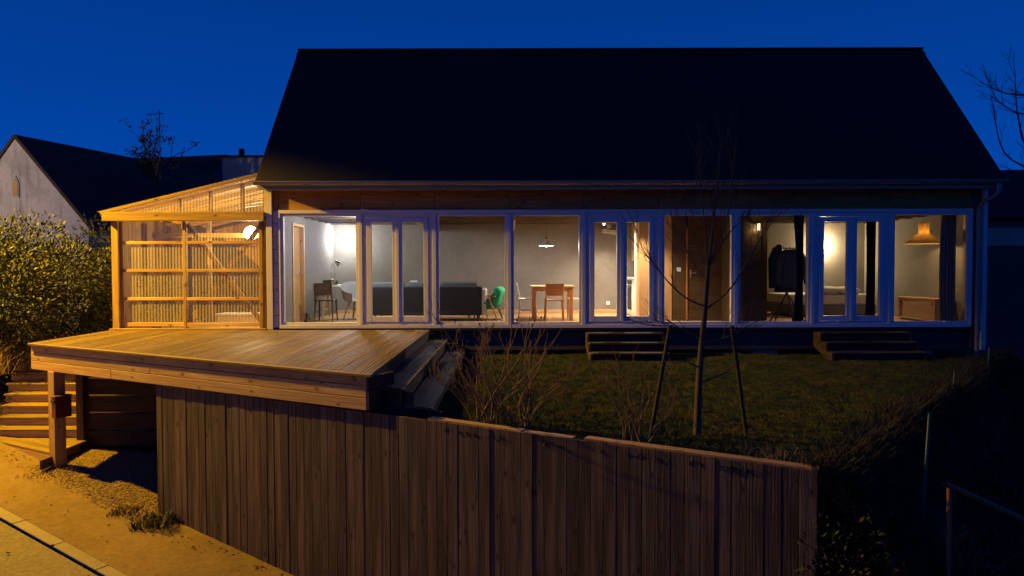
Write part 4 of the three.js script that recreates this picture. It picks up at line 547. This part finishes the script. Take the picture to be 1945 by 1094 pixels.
// leaves
function leaves(n, pick, len, f, out = []) { const pos = [], uv = []; for (let i = 0; i < n; i++) { const [p, d] = pick(f), l = len * (0.45 + 1.0 * f()), up = V(0, 1, 0); const dir = d.clone().add(V((f() - 0.5) * 1.4, (f() - 0.35) * 1.4, (f() - 0.5) * 1.4)).normalize(), side = V().crossVectors(dir, up).normalize().applyAxisAngle(dir, (f() - 0.5) * 2.2), nrm = V().crossVectors(side, dir); const w = l * 0.2, a = p, b = p.clone().addScaledVector(dir, l), m = p.clone().addScaledVector(dir, l * 0.5).addScaledVector(nrm, -l * 0.05), s1 = p.clone().addScaledVector(dir, l * 0.45).addScaledVector(side, w), s2 = p.clone().addScaledVector(dir, l * 0.45).addScaledVector(side, -w); for (const q of [a, s1, m, m, s1, b, a, m, s2, m, b, s2]) { pos.push(q.x, q.y, q.z); uv.push(0, 0); } } return geo(pos, uv); }
function bush(name, label, c, rad, n, len, mats, seed, group, cat = 'bush') { const f = rng(seed), t = thing(name, label, cat, [c[0], c[1] - rad[1], c[2]], 0, group); const lobes = [...Array(9)].map(() => [V((f() - 0.5) * rad[0] * 1.3, rad[1] + (f() - 0.45) * rad[1] * 1.3, (f() - 0.5) * rad[2] * 1.3), 0.45 + 0.35 * f()]);
  const pick = f => { const [o, s] = lobes[f() * lobes.length | 0]; const d = V(f() - 0.5, f() - 0.5, f() - 0.5).normalize(); const k = s * (0.55 + 0.5 * Math.sqrt(f())); return [o.clone().add(V(d.x * rad[0] * k, d.y * rad[1] * k, d.z * rad[2] * k)), d]; };
  mats.forEach((m, i) => stuff(part(t, 'foliage', leaves(n / mats.length | 0, pick, len, f), m))); for (let i = 0; i < 7; i++) { const [o] = lobes[i % lobes.length]; part(t, 'stem', taper([[0.1 * (i - 3), -0.1, 0], [o.x * 0.4, o.y * 0.5, o.z * 0.4], [o.x, o.y, o.z]], 0.022, 0.006, 5), M.darkTwig); } return t; }
bush('laurel_bush', 'tall laurel bush behind the stairs at the road end of the hedge', [-9.9, 0.4, -0.3], [1.3, 1.35, 1.0], 15000, 0.085, M.laurel, 61, 'laurel hedge');
bush('laurel_bush', 'laurel bush against the corner of the plastic shed', [-8.5, 0.35, -1.1], [0.95, 1.2, 0.9], 14000, 0.08, M.laurel, 62, 'laurel hedge');
bush('laurel_bush', 'laurel bush with upright shoots below the white gable', [-10.9, 0.55, -1.8], [1.4, 1.4, 1.1], 14000, 0.085, M.laurel, 63, 'laurel hedge');
bush('dark_hedge', 'dark trimmed hedge behind the laurels', [-11.5, 0.7, -5.5], [4.0, 1.5, 1.2], 9000, 0.12, [M.ivy], 64, null, 'hedge');
bush('ivy_clump', 'ivy clump at the end of the board fence', [2.62, -1.2, 7.85], [0.28, 0.6, 0.25], 2500, 0.05, [M.ivy], 65, null, 'ivy');
bush('bramble', 'dark bramble on the slope beside the lawn', [3.6, -1.75, 7.9], [0.8, 0.5, 0.7], 3000, 0.05, [M.ivy], 66, null, 'bramble');
[[4.9, -2.0, 7.3, 'ground covering shrub on the slope beside the leaning green post'], [6.4, -2.1, 5.4, 'ground covering shrub on the slope beside the short green post'], [8.2, -2.1, 3.4, 'ground covering shrub on the slope towards the house'], [10.0, -2.0, 1.6, 'ground covering shrub on the slope below the downpipe'], [6.6, -2.7, 7.6, 'dark shrub at the foot of the slope beyond the hand rail'], [8.6, -2.7, 5.4, 'dark shrub at the foot of the slope farther from the rail']].forEach(([x, y, z, l], i) => bush('slope_shrub', l, [x, y, z], [1.25, 0.85, 1.15], 4200, 0.08, [M.ivy], 170 + i, 'shrubs covering the slope', 'shrub'));
{ const f = rng(70), pos = []; tuft('dry grass clump beside the wooden stairs', [-9.5, -0.75, 1.1], 500, 0.6, 0.9, M.dryGrass, 71, 0.004); tuft('dry straw tuft beneath the laurel hedge', [-9.95, -0.55, 0.5], 400, 0.6, 0.9, M.dryGrass, 72, 0.004);
  tuft('green weed tuft at the foot of the board fence', [...(([x, z]) => [x, gy(3.3), z])(S(3.35, 0.12))], 420, 0.13, 0.5, M.laurel[0], 73, 0.006); tuft('small weed tuft on the gravel beside the fence end', [...(([x, z]) => [x, gy(2.7), z])(S(2.75, 0.2))], 200, 0.07, 0.35, M.laurel[1], 74, 0.005); tuft('dry weeds around the deck post footing', [...(([x, z]) => [x, gy(0.7), z])(S(0.75, 0.1))], 240, 0.06, 0.7, M.dryGrass, 75, 0.004); tuft('pale dry grass on the slope below the lawn', [3.5, -1.5, 7.5], 420, 0.5, 0.7, M.dryGrass, 76, 0.003); tuft('thin dry grass by the fence end on the lawn', [2.3, -0.58, 7.3], 220, 0.14, 0.5, M.dryGrass, 77, 0.003); }
{ const t = thing('bare_tree', 'large bare tree reaching over the right neighbour roof', 'tree', [0, 0, 0]), f = rng(81); part(t, 'trunk', taper([[14.4, -1.5, -4.6], [14.3, 1.5, -4.6], [14.5, 4, -4.7], [14.6, 6.5, -4.7]], 0.2, 0.08, 9, 14), M.darkTwig);
  for (const pts of [[[14.4, 2.6, -4.6], [13.3, 3.5, -4.6], [12.5, 4.0, -4.6], [12.15, 5.3, -4.6]], [[14.5, 4.4, -4.7], [13.5, 4.9, -4.5], [12.6, 5.0, -4.4], [12.0, 5.4, -4.4]], [[14.5, 5.0, -4.7], [13.6, 5.5, -4.9], [12.8, 5.6, -5], [12.1, 5.9, -5]], [[14.4, 3.4, -4.6], [13.4, 4.0, -4.9], [13.1, 5.0, -5], [13.0, 6.2, -5]], [[14.5, 2.9, -4.7], [13.4, 3.1, -4.2], [12.4, 3.4, -4.0]]]) { const out = [taper(pts, 0.034, 0.008, 6, 14)], c = new THREE.CatmullRomCurve3(pts.map(p => V(...p))); for (let k = 0; k < 10; k++) { const s = 0.25 + 0.75 * f(), o = c.getPointAt(s), d = c.getTangentAt(s).add(V((f() - 0.6) * 1.4, (f() - 0.2) * 1.3, (f() - 0.5) * 1.2)).normalize(); twigs([], o, d, 0.25 + 0.4 * f(), 0.008, 2, f, out); } part(t, 'branch', out, M.darkTwig); } }
{ const t = thing('leafy_tree', 'small dark tree with sparse leaves above the neighbour roofs', 'tree', [0, 0, 0]), f = rng(91), tips = []; part(t, 'trunk', taper([[-12.9, -0.5, -12.5], [-12.8, 3, -12.5], [-12.9, 5.2, -12.5]], 0.12, 0.05, 7), M.darkTwig); const out = []; for (let i = 0; i < 14; i++) { const a = f() * 6.28; twigs(tips, V(-12.9, 3.9 + f() * 1.2, -12.5), V(Math.cos(a) * 0.9, 0.55 + f() * 0.7, Math.sin(a) * 0.5).normalize(), 0.75 + 0.4 * f(), 0.022, 2, f, out); } part(t, 'branch', out, M.darkTwig); stuff(part(t, 'foliage', leaves(tips.length * 7, g => { const p = tips[g() * tips.length | 0]; return [p.clone().add(V((g() - 0.5) * 0.22, (g() - 0.5) * 0.22, (g() - 0.5) * 0.22)), V(0, 0.3, 0)]; }, 0.13, f), M.ivy)); }

// ------------------------------------------------------------------ neighbours
function gableHouse(name, label, pos, turn, hw, len, eave, rise, mats, extra) { // gable end at local z = 0 facing +z, ridge runs to -z
  const h = thing(name, label, 'house', pos, turn); const sh = new THREE.Shape([[-hw, -3], [hw, -3], [hw, eave], [0, eave + rise], [-hw, eave]].map(p => new THREE.Vector2(...p))); part(h, 'wall', new THREE.ExtrudeGeometry(sh, { depth: len, bevelEnabled: false }).translate(0, 0, -len), mats[0]);
  const l = Math.hypot(hw + 0.15, rise * (hw + 0.15) / hw); for (const s of [-1, 1]) { const g = cbox(l, 0.12, len + 0.1, 0.01); g.rotateZ(-s * Math.atan2(rise, hw)); part(h, 'roof', g.translate(s * (hw + 0.15) / 2, eave + rise - (rise * (hw + 0.15) / hw) / 2 + 0.08, -len / 2), mats[1]); } if (extra) extra(h); return h; }
gableHouse('gable_house', 'neighbour house with a white rendered gable and pointed window', [-16.6, 0, -10.4], -0.245, 2.9, 14, 2.5, 3.0, [M.plaster, M.oldRoof], h => { const pts = [[-0.11, 0], [0.11, 0], [0.11, 0.36], [0.06, 0.5], [0, 0.58], [-0.06, 0.5], [-0.11, 0.36]].map(p => new THREE.Vector2(...p)); const w = sub(h, 'window'); part(w, 'surround', new THREE.ExtrudeGeometry(new THREE.Shape(pts.map(p => p.clone().multiplyScalar(1.25).add(new THREE.Vector2(0, -0.05)))), { depth: 0.03, bevelEnabled: false }).translate(-0.0, 3.58, 0.002), M.plaster); part(w, 'shutter', new THREE.ExtrudeGeometry(new THREE.Shape(pts), { depth: 0.04, bevelEnabled: false }).translate(0, 3.58, 0.003), M.beam[1]); });
gableHouse('long_roof_house', 'dark low neighbour house behind the white gable', [-14.6, 0, -17], 1.4, 3.2, 9, 2.6, 3.1, [M.skirt, M.oldRoof], h => { part(h, 'chimney', cbox(0.5, 0.9, 0.5).translate(0, 5.9, -6), M.skirt); });
gableHouse('slate_house', 'distant slate roofed house with a steel flue', [-13.8, 0, -21], 1.35, 3.2, 6, 3.6, 2.9, [M.skirt, M.slate], h => { part(h, 'flue', [rod([0.6, 5.6, -3], [0.6, 7.05, -3], 0.08)], M.chrome); });
{ const h = thing('pale_house', 'pale rendered house wing with a chimney pot', 'house', [-10.6, 0, -15]); part(h, 'wall', bx(-0.95, 2.4, -1, 5.55, -2, 0), M.paleRender); part(h, 'coping', bx(-1.0, 2.45, 5.552, 5.64, -2.05, 0.05), M.oldRoof); part(h, 'chimney_pot', [lathe([[0.1, 5.64], [0.12, 5.85], [0.1, 6.0], [0.08, 6.0], [0.08, 5.64]], 12).translate(-0.4, 0, -0.6)], M.oldRoof); }
{ const a = thing('roof_antenna', 'thin television antenna above the neighbour roofs', 'antenna', [-12.75, 4.6, -12.4]); part(a, 'mast', rod([0, 0, 0], [0, 2.25, 0], 0.02, 0.015, 6), M.blackMetal); part(a, 'boom', rod([-0.45, 2.1, 0], [0.15, 2.16, 0], 0.012, 0.012, 5), M.blackMetal); for (let i = 0; i < 4; i++) part(a, 'element', rod([-0.4 + i * 0.15, 2.1 + i * 0.015, -0.25], [-0.4 + i * 0.15, 2.1 + i * 0.015, 0.25], 0.008, 0.008, 4), M.blackMetal); part(a, 'foot', rod([0, -1.6, 0], [0, 0.02, 0], 0.03), M.blackMetal); }
gableHouse('dark_house', 'dark neighbour house beyond the end of the glazed house', [19.5, 0, -11], Math.PI / 2 - 0.1, 3, 12, 2.6, 1.75, [M.skirt, M.slate], h => { });
{ const h = thing('garden_wall', 'pale garden wall on the right beyond the downpipe', 'wall', [15.6, 0, -8]); part(h, 'wall', bx(-4.4, 6, -3.2, 1.75, -0.2, 0), M.skirt); part(h, 'coping', bx(-4.45, 6.05, 1.752, 2.3, -0.25, 0.05), M.paleRender); }
// across the street, behind the camera: what the glazing mirrors
gableHouse('facing_house', 'rendered house across the street facing the glazed front', [36, -3.2, 31], Math.PI / 2, 4.5, 46, 4.6, 4.2, [M.skirt, M.oldRoof], h => { for (let i = 0; i < 8; i++) { const w = sub(h, 'window'); part(w, 'frame', bx(-4.56, -4.52, 1.2, 2.6, -4 - i * 5 - 1.1, -4 - i * 5), M.frame); part(w, 'pane', bx(-4.58, -4.565, 1.28, 2.52, -4 - i * 5 - 1.02, -4.08 - i * 5), M.black); } });
bush('facing_hedge', 'dark hedge across the street facing the deck', [-16, -0.6, 27], [9, 2.6, 1.6], 9000, 0.3, [M.ivy], 67, null, 'hedge');
{ const l = thing('added_gable_lamp', 'unseen street lamp added to light the white gable', 'street lamp', [-21.5, -0.6, -4.5]); part(l, 'pole', lathe([[0.06, 0], [0.04, 4.6], [0, 4.62]], 10), M.zinc); part(l, 'head', lathe([[0, 4.95], [0.16, 4.85], [0.18, 4.78], [0.02, 4.8]], 16), M.zinc); part(l, 'bulb', new THREE.SphereGeometry(0.06, 12, 8).translate(0, 4.7, 0), glow([1, 0.75, 0.5], 12)); lampLight(l, 0, [0, 4.7, 0], [1, 0.72, 0.48], 115, 3); }  // added out of view so the white gable gets warm light
// wire fence posts and hand rail on the slope
for (const [l, a, b] of [['leaning green metal post beside the dark slope', [3.55, -1.05, 7.4], [3.72, -0.18, 7.2]], ['short green metal post at the lawn edge near the bedroom steps', [5.9, -0.8, 4.0], [5.97, -0.3, 3.95]], ['thin green post at the house end of the lawn edge', [8.05, -0.8, 1.5], [8.15, -0.25, 1.4]]]) solo('wire_fence_post', l, 'post', [rod(a, b, 0.015, 0.015, 8), new THREE.SphereGeometry(0.017, 8, 6).translate(...b)], M.greenPost, 'green posts along the lawn edge');
{ const h = thing('hand_rail', 'rusty hand rail on the dark steps below the slope', 'hand rail', [3.35, -0.56, 8.1]); part(h, 'post', [rod([0, -1.6, 0], [0, 0.02, 0], 0.02, 0.02, 10)], M.rust); part(h, 'rail', tube([[-0.05, 0.04, 0.02], [0, 0.02, 0], [0.6, -0.26, -0.1], [2.0, -0.9, -0.3]], 0.022, 8), M.rust); }

renderer.render(scene, camera);
